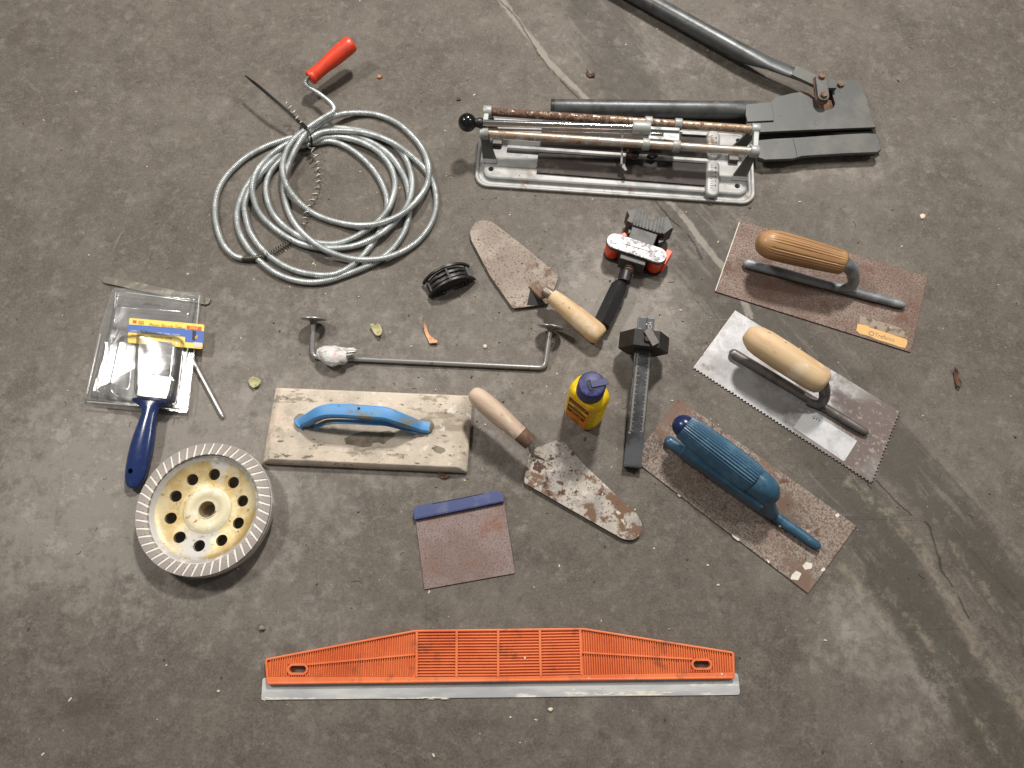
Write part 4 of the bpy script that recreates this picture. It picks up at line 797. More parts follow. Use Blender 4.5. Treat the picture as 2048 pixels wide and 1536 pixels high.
def bundle():
    t = Thing('wrapped_bundle', 'small bundle of white sticks wrapped in crinkled clear film on the bent bar', 'wrapped bundle', 672, 712, (640, 706), (714, 710))
    z = zf(0, 580, 600, 3.657); e = lambda x, y, h: t.L(*z(x, y), h)
    a, b = e(195, 385, .015), e(420, 405, .015); mb = MB(); n = 28; rings = []
    for i, (u, w_, h_) in enumerate([(0, .001, .001), (.03, .006, .005), (.12, .0095, .0075), (.25, .0125, .009), (.40, .0145, .0100), (.58, .0155, .0100), (.72, .0145, .0095), (.84, .013, .009), (.93, .012, .0085), (1, .0105, .0075)]):
        c = a + (b - a) * u; ring = []
        for j in range(n):
            q = 2 * math.pi * j / n; k = 1 + .16 * noise.noise(Vector((u * 9, math.cos(q) * 3, math.sin(q) * 3)))
            ring.append((c.x, c.y - .003 * math.sin(math.pi * u) + w_ * k * math.cos(q), c.z + h_ * k * math.sin(q)))
        rings.append(ring)
    mb.loft(rings); t.part('plastic_wrap', mb, m_foil, sharp=25)
    for k, (y, yy, h) in enumerate(((-.009, -.0045, .014), (-.0045, -.002, .019), (0, .0005, .021), (.0045, .003, .019), (.009, .005, .015), (.0025, .002, .012))):
        p = a + (b - a) * .8 + Vector((0, y, h - .015)); q = e(492, 380, h * .8 + .002) + Vector((-.004 * abs(k - 2.5) / 2, yy, 0))
        mb = MB(); mb.tube([p, p + (q - p) * .9, q], [.0021, .0019, .0006], 8); t.part('stick', mb, m_prwhite if k % 2 else m_chromer, sharp=50)
bundle()
# ------------------------------------------------------------------ brush pack
def metal_strip(t, mb):
    z = zf(0, 150, 530, 4.8); a, b = t.L(*z(302, 140), .003), t.L(*z(1258, 345), .003)
    mb.prism(capsule2(a, b, .0062, 10), .0015, .0032)
single('metal_strip', metal_strip, m_strip, 'dull flat metal strip with rounded ends under the top of the clear pack', 'metal strip', 310, 580, bev=.0004)
def rod(t, mb):
    a, b = t.L(360, 672, .0045), t.L(447, 836, .0035); d = b - a
    mb.lathe(a, b, [(0, .001), (0, .0030), (.965, .0030), (.968, .0022), (.985, .0026), (1, .0012)], 16)
single('metal_rod', rod, m_chromer, 'thin steel rod with notched tip poking out from under the clear pack', 'metal rod', 420, 780, sharp=45)

def pack():
    t = Thing('blister_pack', 'empty clear plastic blister pack with moulded pockets lying over a navy brush', 'plastic pack', 290, 700, (232, 575), (405, 592))
    z = zf(0, 150, 530, 4.8); e = lambda x, y, h: t.L(*z(x, y), h)
    def zt(h): return h
    # back sheet and raised edges
    fl = round_poly(t.xy([z(*p) for p in ((372, 222), (1228, 268), (1188, 560), (1078, 1425), (95, 1290), (235, 640))], .007), [.006, .008, 0, .004, .005, 0], 5)
    slot = capsule2(e(668, 372, .008), e(815, 388, .008), .0022, 6)
    mb = MB(); mb.prism(fl, .0085, .0089, holes=[slot]); t.part('back_sheet', mb, m_clear)
    def pocket(pts, h0, h1, ins, r0, name='pocket'):
        base = t.xy([z(*p) for p in pts], h0); c = Vector((sum(p[0] for p in base) / len(base), sum(p[1] for p in base) / len(base)))
        rings = []
        for k, (f, hh) in enumerate(((0, h0), (.12, h0 + (h1 - h0) * .5), (.55, h0 + (h1 - h0) * .93), (1, h1), (1.35, h1 + .0006), (2.2, h1 + .0002))):
            q = [tuple(Vector(p) + (c - Vector(p)).normalized() * ins * f) for p in base]
            rings.append([(x, y, hh) for x, y in round_poly(q, max(r0 - ins * f * .4, .002), 5)])
        mb = MB(); mb.loft(rings, False, True); return t.part(name, mb, m_clear, sharp=60)
    pocket([(398, 240), (1175, 300), (1110, 720), (1000, 1390), (140, 1270), (330, 600)], .0089, .0130, .004, .007, 'tray_rim')
    pocket([(395, 385), (1120, 445), (1090, 640), (330, 610)], .0135, .0185, .006, .008)
    pocket([(470, 690), (660, 690), (585, 1310), (350, 1270)], .0135, .0290, .007, .010)
    pocket([(315, 700), (405, 700), (320, 1260), (215, 1240)], .0135, .0230, .005, .006)
    pocket([(640, 640), (1075, 720), (990, 1370), (600, 1310)], .0135, .0330, .008, .013)
    for a, b, h in (((392, 262), (380, 420), .0135), ((480, 262), (1110, 350), .0138), ((1195, 290), (1085, 1400), .012), ((245, 660), (110, 1250), .011), ((110, 1310), (1010, 1390), .0125), ((1085, 790), (955, 1370), .024), ((410, 620), (330, 760), .015)):
        mb = MB(); mb.tube(spline([e(*a, h), (e(*a, h) + e(*b, h)) * .5 + Vector((.0008, 0, .001)), e(*b, h)], .004), .0009, 8); t.part('moulded_edge', mb, m_edge, sharp=180)
pack()
def card():
    t = Thing('brush_card', 'yellow and blue printed paint brush card inside the clear pack', 'label card', 330, 667, (262, 648), (404, 662))
    z = zf(0, 150, 530, 4.8); h = .0190
    c = round_poly(t.xy([z(*p) for p in ((522, 508), (1243, 572), (1222, 806), (505, 745))], h), .0025, 4)
    mb = MB(); mb.prism(c, h - .0004, h); t.part('card_sheet', mb, m_pryel)
    def q(nm, pts, m, dz):
        mb = MB(); mb.prism(t.xy([z(*p) for p in pts], h), h + dz, h + dz + .0001); return t.part(nm, mb, m)
    q('blue_band', [(515, 570), (1062, 610), (1060, 690), (510, 645)], m_prblue, .0002)
    q('blue_panel', [(1062, 622), (1242, 636), (1232, 752), (1056, 740)], m_prblue, .0002)
    q('red_label', [(1075, 582), (1218, 596), (1214, 632), (1070, 618)], m_prred, .0004)
    q('white_corner', [(1140, 740), (1222, 748), (1218, 792), (1136, 786)], m_prwhite, .0004)
    q('emblem', [(556, 530), (592, 533), (590, 562), (556, 558)], m_prred, .0004)
    q('emblem', [(610, 536), (662, 540), (660, 572), (608, 568)], m_proch, .0004)
    q('picture_mark', [(1130, 625), (1165, 640), (1150, 735), (1125, 720)], m_prdark, .0004)
    q('picture_mark', [(1150, 690), (1185, 670), (1180, 700), (1160, 715)], m_proch, .0006)
    u = (t.L(*z(1040, 600), h) - t.L(*z(700, 570), h)).normalized(); v = Vector((-u.y, u.x, 0))
    for s_, x, y, sz, m in (('Paint Brush Set', 868, 588, .0078, m_proch), ('25MM, 32MM, 50MM, 63MM, 75MM, 100MM', 770, 655, .0040, m_prwhite), ('CLEAN BRUSHES IMMEDIATELY AFTER', 735, 690, .0036, m_prdark), ('SALE', 1142, 607, .0058, m_pryel)):
        mb = MB(); o = t.L(*z(x, y), h); text(mb, s_, sz, frame3((o.x, o.y, h + .0006), u, v), .0001); t.part('print', mb, m)
card()
def brush():
    t = Thing('paint_brush', 'flat paint brush with glossy navy handle sticking out of the clear pack', 'paint brush', 290, 850, (262, 968), (322, 700))
    z = zf(0, 150, 530, 4.8); z1 = zf(0, 200, 780, 3.839); e = lambda x, y, h: t.L(*z(x, y), h); g = lambda x, y, h: t.L(*z1(x, y), h)
    # bristles
    mb = MB(); P = lambda pts, h: t.xy([z(*p) for p in pts], h)
    b0 = P([(640, 1050), (950, 1085), (975, 800), (930, 745), (740, 730), (690, 790)], .020)
    mb.prism(round_poly(b0, .004), .0125, .0225); t.part('bristles', mb, m_brist, bev=.004, seg=3, sharp=60)
    mb = MB(); mb.prism(P([(632, 1045), (940, 1082), (885, 1290), (590, 1262)], .022), .0110, .0240); fe = t.part('ferrule', mb, m_ferb, bev=.0012)
    for a, b, w_ in (((640, 1100), (915, 1110), .0010), ((608, 1215), (895, 1240), .0012)):
        mb = MB(); mb.bar(e(*a, .0242), e(*b, .0242), w_, .0012); t.part('bead', mb, m_ferb, parent=fe, bev=.0003)
    for i in range(14):
        f = i / 13; a = (668 + 255 * f, 1058 + 18 * f); mb = MB(); mb.bar(e(*a, .0243), e(a[0] + 22, a[1] + 32, .0243), .0008, .0008); t.part('crimp', mb, m_ferb, parent=fe)
    u = (e(860, 1195, .024) - e(660, 1175, .024)).normalized(); v = Vector((-u.y, u.x, 0))
    for s_, x, y, sz in (('2"', 748, 1130, .008), ('50.5mm', 738, 1180, .0072)):
        mb = MB(); o = e(x, y, .0242); text(mb, s_, sz, frame3((o.x, o.y, .0242), u, v), .0003); t.part('stamped_size', mb, m_spine, parent=fe)
    # handle: elliptical sections
    S_ = [(g(400, 45, .0175), .0285, .0050), (g(400, 80, .0175), .0280, .0062), (g(392, 110, .0172), .0200, .0068), (g(388, 145, .0168), .0125, .0072), (g(380, 190, .0165), .0108, .0078), (g(362, 260, .0160), .0125, .0086), (g(342, 340, .0155), .0145, .0090), (g(320, 430, .0148), .0158, .0092), (g(300, 520, .0138), .0160, .0090), (g(284, 600, .0125), .0155, .0084), (g(268, 670, .0112), .0140, .0074), (g(256, 720, .0102), .0112, .0062), (g(250, 745, .0098), .0078, .0050), (g(247, 758, .0096), .0030, .0025)]
    rings = []; n = 24
    for i, (c, a, b) in enumerate(S_):
        d = (S_[min(i + 1, len(S_) - 1)][0] - S_[max(i - 1, 0)][0]); sd = Vector((d.y, -d.x, 0)).normalized()
        rings.append([tuple(c + sd * a * math.cos(q) + Vector((0, 0, b * math.sin(q)))) for q in (2 * math.pi * j / n for j in range(n))])
    for k in range(len(rings)): pass
    mb = MB(); mb.loft(rings); hc = MB(); c = g(252, 632, .012); hc.tube([(c.x, c.y, -.01), (c.x, c.y, .04)], .0036, 16)
    t.part('handle', mb, m_brushh, carve=hc, sharp=45)
brush()

# ------------------------------------------------------------------ cup wheel
def cup_wheel():
    t = Thing('cup_grinding_wheel', 'round metal cup grinding wheel with gold dished centre and slanted rim segments', 'grinding wheel', 412, 1018)
    Rr = .0886; zt_ = .030
    c = t.L(407, 1016, zt_); c = Vector((c.x, c.y, 0))
    t.o.location = t.M @ c; t.M = Matrix.Translation(t.o.location); t.inv = t.M.inverted()
    dz = .0085
    prof = [(.0105, .0), (.0190, .0), (.0200, .001), (.0210, .0095), (.050, .0135), (.0640, .0160), (.0700, .0165), (Rr - .001, .0165), (Rr, .0175), (Rr, .0272), (Rr - .0012, .0281), (.0712, .0281), (.0698, .0275), (.0665, .0235), (.0600, .0212), (.052, .0194), (.040, .0178), (.0325, .0172), (.0310, .0174), (.0285, .0185), (.0270, .0188), (.0185, .0190), (.0175, .0185), (.0125, .0183), (.0108, .0181)]
    n = 128; mb = MB(); rings = [[(r * math.cos(2 * math.pi * j / n), r * math.sin(2 * math.pi * j / n), zz) for j in range(n)] for r, zz in prof]
    mb.loft(rings + [rings[0]], False, False)
    cut = MB()
    for k in range(10):
        a = R(36 * k + 14); cut.tube([(.0475 * math.cos(a), .0475 * math.sin(a), -.01), (.0475 * math.cos(a), .0475 * math.sin(a), .03)], .0077, 24)
    o = t.part('cup_body', mb, m_gold, carve=cut, sharp=40)
    me = o.data
    for m in (m_rim, m_hub): me.materials.append(m)
    for p in me.polygons:
        rr = math.hypot(p.center.x, p.center.y)
        if rr > .0655: p.material_index = 1
        elif rr < .0300 and p.center.z > .0165: p.material_index = 2
    # segments with open slots between
    NS = 46; seg = None
    pitch = 2 * math.pi / NS; gap = .0025
    outl = []
    for side in (0, 1):
        pts = []
        for k in range(9):
            f = k / 8; r = .0722 + (Rr - .0006 - .0722) * f
            a = -.115 * f + .03 * f * f + (pitch - gap / r * (1.25 - .5 * f) if side else 0)
            pts.append((r * math.cos(a), r * math.sin(a)))
        outl += pts if side == 0 else pts[::-1]
    for k in range(NS):
        if seg is None:
            mb = MB(); mb.prism(outl, .0278, .0318); seg = t.part('segment', mb, m_seg, bev=.0003, seg=1); s_ = seg
        else: s_ = t.dup(seg, rot=(0, 0, pitch * k))
    mb = MB(); rg = [[(r * math.cos(2 * math.pi * j / 96), r * math.sin(2 * math.pi * j / 96), zz) for j in range(96)] for r, zz in ((.0724, .0281), (.0724, .0311), (Rr - .0012, .0311), (Rr - .0012, .0281))]
    mb.loft(rg, False, False); t.part('slot_dust', mb, m_dust, label='white grinding dust packed in the slots')
    mb = MB()
    mb.loft([[(r * math.cos(2 * math.pi * j / 64), r * math.sin(2 * math.pi * j / 64), zz) for j in range(64)] for r, zz in ((.0110, .0179), (.0112, .0193), (.0120, .0194), (.0124, .0183))], False, False); t.part('bore_ring', mb, m_hub)
cup_wheel()

# ------------------------------------------------------------------ float
def wood_float():
    t = Thing('plastering_float', 'cement crusted pale float board with arched light blue handle', 'float', 735, 860, (551, 776), (946, 791))
    z = zf(0, 510, 750, 4.551); P = lambda pts, h: t.xy([z(*p) for p in pts], h)
    c = P([(185, 112), (1982, 186), (1928, 884), (62, 800)], .008)
    ins = lambda k: [tuple(Vector(p) + (Vector((0, 0)) + Vector((sum(q[0] for q in c) / 4, sum(q[1] for q in c) / 4)) - Vector(p)).normalized() * k * 1.35) for p in c]
    rings = []
    for k, hh, r in ((.0008, 0, .003), (0, .0015, .003), (0, .006, .003), (.0015, .0085, .003), (.008, .0155, .0025), (.0095, .0162, .002), (.0115, .0165, .002)):
        rings.append([(x, y, hh) for x, y in round_poly(ins(k), r, 4)])
    mb = MB(); mb.loft(rings); t.part('board', mb, m_board, sharp=50)
    e = lambda x, y, h: t.L(*z(x, y), h)
    base = .0165
    # handle: channel-section arch
    pts = [(e(385, 452, base + .004)), e(420, 425, base + .006), e(480, 395, base + .017), e(560, 350, base + .031), e(650, 325, base + .037), e(800, 322, base + .039), e(1000, 335, base + .040), e(1180, 350, base + .039), e(1290, 385, base + .034), e(1400, 425, base + .021), e(1500, 462, base + .008), e(1590, 478, base + .005)]
    pth = spline(pts, .004)
    W_ = lambda u: .0078 + .0014 * math.sin(math.pi * min(1, max(0, (u - .1) / .8)))
    def pf(u): w = W_(u); return [(-w, -.008), (-w + .0022, -.008), (-w + .0030, -.0010), (w - .0030, -.0010), (w - .0022, -.008), (w, -.008), (w, .0008), (w - .0022, .0032), (0, .0042), (-w + .0022, .0032), (-w, .0008)]
    mb = MB(); mb.sweep(pth, pf); t.part('handle', mb, m_blueh, sharp=35)
    mb = MB(); c0 = e(945, 303, base + .0445); mb.tube([c0 - Vector((0, 0, .001)), c0 + Vector((0, 0, .0006))], .0016, 14); t.part('screw_hole', mb, m_dark)
    # lower brace under the grip
    mb = MB(); bp = spline([e(540, 478, base + .004), e(600, 450, base + .014), e(680, 425, base + .024), e(850, 425, base + .026), e(1050, 435, base + .026), e(1200, 445, base + .024), e(1330, 478, base + .014), e(1470, 520, base + .004)], .004)
    mb.sweep(bp, [(-.003, -.0015), (.003, -.0015), (.003, .0015), (-.003, .0015)]); t.part('handle_brace', mb, m_blueh, sharp=40)
    for pts in (((345, 400), (400, 345), (470, 360), (560, 430), (545, 490), (470, 490), (380, 485)), ((1430, 450), (1520, 395), (1600, 400), (1636, 450), (1610, 535), (1500, 525))):
        mb = MB(); mb.loft([[(x, y, base - .001) for x, y in round_poly(P(pts, base), .003)], [(x, y, base + .0028) for x, y in [(Vector(p) * .9 + Vector(P([((pts[0][0] + pts[3][0]) / 2, (pts[0][1] + pts[3][1]) / 2)], base)[0]) * .1) for p in round_poly(P(pts, base), .003)]]]); t.part('mortar_lump', mb, m_cement, sharp=60)
    pc = [(812, 578), (900, 535), (1005, 512), (1120, 520), (1225, 506), (1275, 530), (1268, 560), (1200, 600), (1170, 632), (1120, 612), (1070, 620), (1060, 648), (985, 658), (900, 640), (825, 628)]
    mb = MB(); mb.prism(P(pc, base), base - .0005, base + .0004); t.part('cement_patch', mb, m_cement, bev=.0002, seg=1)
    pc = [(1610, 660), (1660, 645), (1725, 668), (1735, 690), (1690, 715), (1640, 700)]
    mb = MB(); mb.prism(P(pc, base), base - .0005, base + .0006); t.part('cement_patch', mb, m_cement, bev=.0002, seg=1)
wood_float()

# ------------------------------------------------------------------ scraper
def scraper():
    t = Thing('scraper', 'square rust brown filling blade with slate blue plastic top edge', 'scraper', 930, 1090, (832, 1039), (1008, 1005))
    z = zf(0, 810, 960, 6.68); P = lambda pts, h: t.xy([z(*p) for p in pts], h)
    mb = MB(); mb.prism(P([(132, 450), (1318, 240), (1470, 1245), (258, 1462)], .002), .0012, .0021); t.part('blade', mb, m_scr, bev=.0002, seg=1)
    pts = round_poly(P([(125, 530), (110, 425), (125, 350), (700, 245), (1230, 138), (1322, 190), (1322, 290)], .008), [.001, .001, .006, 0, .004, .006, .001])
    mb = MB(); mb.prism(pts, .0002, .0078); t.part('grip', mb, m_purple, bev=.0012, seg=3)
    mb = MB(); mb.bar(t.L(*z(360, 318), .0080), t.L(*z(1045, 183), .0080), .0007, .0006); t.part('grip_groove', mb, m_capd)
    mb = MB(); mb.bar(t.L(*z(150, 500), .0077), t.L(*z(1312, 276), .0077), .0012, .0012); t.part('grip_lip', mb, m_purple, bev=.0003)
scraper()

# ------------------------------------------------------------------ chalk bottle
def bottle():
    t = Thing('chalk_bottle', 'yellow chalk refill bottle with blue screw cap standing upright', 'bottle', 1168, 812, (1124, 822), (1174, 863))
    z = zf(0, 1090, 610, 4.388)
    A, B, C_ = t.L(*z(150, 945), .001), t.L(*z(372, 1102), .001), t.L(*z(492, 1040), .001)
    w = .0535; d = .0390; cx, cy = (A.x + B.x) / 2 + .001, A.y + d / 2 + .001
    yy = min(A.y, B.y) + .0005; cy = yy + d / 2
    rings = []; hs = [(0, .94), (.0015, .985), (.004, 1.0), (.012, 1.0)]
    for k in range(33): f = k / 32; hs.append((.016 + .058 * f, 1.0))
    hs += [(.080, 1.0), (.0845, .985), (.0885, .94), (.0915, .87), (.0935, .78), (.095, .70)]
    for hh, s_ in hs:
        ring = []
        for i, (x, y, _) in enumerate(rrect(w * s_, d * (s_ if s_ > .9 else s_ * 1.06), .0155 * s_, 8)):
            wv = 0
            if .014 < hh < .078:
                rib = abs(math.sin((hh - .014) / .064 * math.pi * 3.0)) ; side = max(0, (x / (w / 2) - .3) / .7); wv = -.0045 * (.5 - .5 * math.cos((hh - .014) / .064 * math.pi * 8)) * side
            ring.append((cx + x + wv, cy + y, hh))
        rings.append(ring)
    mb = MB(); mb.loft(rings); body = t.part('body', mb, m_yellow, sharp=60)
    # cap
    mb = MB(); c = Vector((cx, cy, 0)); rc = .0180
    mb.lathe(c + Vector((0, 0, .0935)), c + Vector((0, 0, .120)), [(0, .010), (0, rc * .99), (.04, rc + .0004), (.12, rc), (.86, rc), (.95, rc - .0008), (1, rc - .0026), (1, .002)], 60, fn=lambda tt, a: 1 + (.012 if (int(a / (2 * math.pi) * 24) % 2 and .1 < tt < .8) else 0))
    cap = t.part('cap', mb, m_cap, sharp=40)
    ht = .120
    u = t.inv.to_3x3() @ Vector((1, .25, 0)); u.z = 0; u.normalize(); v = Vector((-u.y, u.x, 0))
    p0 = c + Vector((0, 0, ht)) - u * .002 - v * .001
    mb = MB(); M_ = frame3(p0, u, v)
    mb.prism(round_poly([(0, -.0042), (.0205, -.0050), (.0230, -.001), (.0205, .0044), (0, .0042)], [0, .002, .003, .002, 0]), .0003, .0018, M_); t.part('flip_tab', mb, m_cap, parent=cap, bev=.0005)
    mb = MB(); mb.prism([(-.003, -.0068), (.0012, -.0068), (.0012, -.0052), (-.0012, -.0052), (-.0016, .0052), (.0010, .0056), (.0010, .0072), (-.0036, .0066), (-.0045, .0016), (-.0036, -.004)], .0001, .0012, M_); t.part('tab_hinge', mb, m_capd, parent=cap)
    # printed label on the flat face (towards the viewer's lower left)
    def q(nm, x0, x1, z0, z1, m, off=.0003, sk=0):
        mb = MB(); yq = yy - off
        mb.add([(cx + x0, yq, z0), (cx + x1, yq, z0 + sk), (cx + x1, yq, z1 + sk), (cx + x0, yq, z1), (cx + x0, yq + .0002, z0), (cx + x1, yq + .0002, z0 + sk), (cx + x1, yq + .0002, z1 + sk), (cx + x0, yq + .0002, z1)], [(0, 1, 2, 3), (7, 6, 5, 4), (0, 3, 7, 4), (1, 5, 6, 2), (0, 4, 5, 1), (3, 2, 6, 7)])
        return t.part(nm, mb, m, parent=lab)
    mb = MB(); mb.box((cx - .0005, yy - .0001, .043), (.034, .0004, .078)); lab = t.part('label', mb, m_prorange)
    q('name_panel', -.0165, .0155, .066, .081, m_prblack); q('black_bar', -.0165, .0150, .054, .057, m_prblack); q('picture_panel', -.0165, .0135, .030, .053, m_prblack); q('pale_stripe', -.0150, .0125, .042, .048, m_proch, .0006); q('pale_stripe', -.0165, .0155, .0575, .0650, m_yellow, .0005)
    Mt = Matrix(((1, 0, 0, cx), (0, 0, -1, yy - .0007), (0, 1, 0, 0), (0, 0, 0, 1)))
    for s_, hh, sz, m in (('CHALK', .0735, .0088, m_proch), ('BLUE', .036, .0075, m_prorange), ('227g', .012, .0060, m_prblack), ('REFILL', .061, .0048, m_prblack)):
        mb = MB(); text(mb, s_, sz, Mt @ Matrix.Translation((-.0008, hh, 0)), .0001); t.part('print', mb, m, parent=lab)
bottle()

# ------------------------------------------------------------------ marking gauge
def gauge():
    t = Thing('marking_gauge', 'black graduated bar gauge with chunky hexagonal head and pin tip', 'marking gauge', 1270, 790, (1265, 935), (1295, 640), zl=.02)
    z = zf(0, 1090, 610, 4.388); e = lambda x, y, h: t.L(*z(x, y), h)
    p, q = e(770, 1412, .013), e(893, 108, .046)
    d = (q - p).normalized(); sd = Vector((d.y, -d.x, 0)).normalized(); u = sd.cross(d)
    if u.z < 0: u = -u
    L_ = (q - p).length; F = lambda a, s_, h_: p + d * a + sd * s_ + u * h_
    M_ = Matrix(((d.x, sd.x, u.x, p.x), (d.y, sd.y, u.y, p.y), (d.z, sd.z, u.z, p.z), (0, 0, 0, 1)))
    hw = .0118
    mb = MB(); mb.box((L_ / 2, 0, -.004), (L_, 2 * hw, .008), M_); bar = t.part('graduated_bar', mb, m_gbar, bev=.0008)
    mb = MB(); mb.box((-.0012, 0, -.0045), (.003, 2 * hw + .0012, .0095), M_); t.part('end_cap', mb, m_black, bev=.0006)
    mb = MB(); mb.lathe(F(-.002, .001, -.006), F(-.010, .001, -.008), [(0, .0030), (.4, .0022), (1, .0004)], 12); t.part('marking_pin', mb, m_dark)
    mb = MB(); x0 = .048; n = 0; x = x0
    hx = (e(860, 330, .04) - p).dot(d)
    while x < hx - .014:
        w = .0052 if n % 10 == 0 else (.0040 if n % 5 == 0 else .0027)
        mb.box((x, -hw + .0016 + w / 2 + .001, .00012), (.00032, w, .0002), M_)
        w = .0048 if n % 8 == 0 else (.0034 if n % 4 == 0 else .0024)
        mb.box((x + .0004, hw - .0016 - w / 2, .00012), (.00032, w, .0002), M_)
        x += .0013; n += 1
    t.part('scale_ticks', mb, m_prwhite, parent=bar, kind='stuff')
    mb = MB()
    Mt = M_ @ Matrix(((0, 1, 0, 0), (1, 0, 0, 0), (0, 0, -1, 0), (0, 0, 0, 1)))
    mrot = lambda a, s_: frame3(F(a, s_, .0003), d, -sd)
    text(mb, '0', .005, mrot(.045, -.0085), .0001); text(mb, 'INCH', .0070, mrot(L_ - .015, .006), .0001)
    text(mb, '14', .0050, mrot(L_ - .019, -.008), .0001)
    t.part('scale_numbers', mb, m_prwhite, parent=bar)
    # end fork with bright screw
    mb = MB(); mb.box((L_ - .008, .0006, .0001), (.018, .0009, .0006), M_); t.part('split_line', mb, m_dark, parent=bar)
    mb = MB(); c = F(L_ - .0105, .0006, .0004); mb.lathe(c, c + u * .0008, [(0, .0011), (1, .0010)], 12); t.part('small_rivet', mb, m_prwhite, parent=bar)
    # hexagonal head: prism about the bar
    a0, a1 = hx - .0115, hx + .013; Rh = .0355
    hexp = [(Rh * math.cos(R(60 * k)), Rh * .93 * math.sin(R(60 * k)) - .005) for k in range(6)]
    Mh = Matrix(((sd.x, u.x, d.x, p.x), (sd.y, u.y, d.y, p.y), (sd.z, u.z, d.z, p.z), (0, 0, 0, 1)))
    mb = MB(); mb.prism(hexp, a0, a1, Mh, holes=[[(-hw - .001, -.009), (hw + .001, -.009), (hw + .001, .001), (-hw - .001, .001)]]); t.part('hexagonal_head', mb, m_gauge, bev=.0012)
    mb = MB(); c = F(hx + .004, .008, Rh * .93 * .87 - .004); mb.bar(F(hx + .012, -.001, .026), F(hx - .008, .0125, .0265), .011, .0022, up=u); t.part('locking_tab', mb, m_spine2, bev=.0005)
    mb = MB(); c0 = F(hx - .001, 0, .0255); mb.lathe(c0, c0 + u * .0015, [(0, .0045), (1, .004), (1, .001)], 6); t.part('lock_screw', mb, m_gauge)
gauge()

# ------------------------------------------------------------------ finishing trowels
def fin_trowel(name, label, cn, zc, teeth, blade_m, spine, spine_m, spr, post, handle, px, extra):
    t = Thing(name, label, 'trowel', px[0], px[1], cn[0], cn[1]); e = lambda x, y, h: t.L(*zc(x, y), h)
    P4 = t.xy(cn, .0015)
    if teeth:
        def edge(a, b, pitch, dep, n0=0):
            a, b = Vector(a), Vector(b); L_ = (b - a).length; n = int(L_ / pitch); u = (b - a) / n; nr = Vector((u.y, -u.x)).normalized(); out = []
            for k in range(n):
                out += [tuple(a + u * k + nr * 0), tuple(a + u * (k + .18) - nr * dep), tuple(a + u * (k + .62) - nr * dep), tuple(a + u * (k + .80))]
            return out
        # P4 order TL, TR, BR, BL (clockwise); notched: right and bottom edges
        outl = [P4[0], P4[1]] + [p for p in edge(P4[1], P4[2], .0052, -.0020)[1:]] + edge(P4[2], P4[3], .0052, -.0020)[1:] + [P4[3]]
    else: outl = round_poly(P4, .0012, 2)
    mb = MB(); mb.prism(outl, .0010, .0022); t.part('blade', mb, blade_m, bev=0 if teeth else .0003, seg=1)
    s0, s1 = spine; zs = .0022 + spr * .85
    A, B = e(*s0, zs), e(*s1, zs); d = (B - A).normalized(); mb = MB(); k = 14
    prof = [(0, .001)] + [(.5 * (1 - math.cos(math.pi / 2 * i / 5)) * .07, spr * 1.08 * math.sin(math.pi / 2 * i / 5)) for i in range(1, 6)] + [(.35, spr * 1.04), (.64, spr), (.70, spr * .98), (.93, spr * .88), (.975, spr * .76), (.993, spr * .5), (1, .001)]
    mb.lathe(A, B, prof, 22, sq=(.85, 1)); t.part('spine', mb, spine_m, sharp=70)
    return t, e, A, B
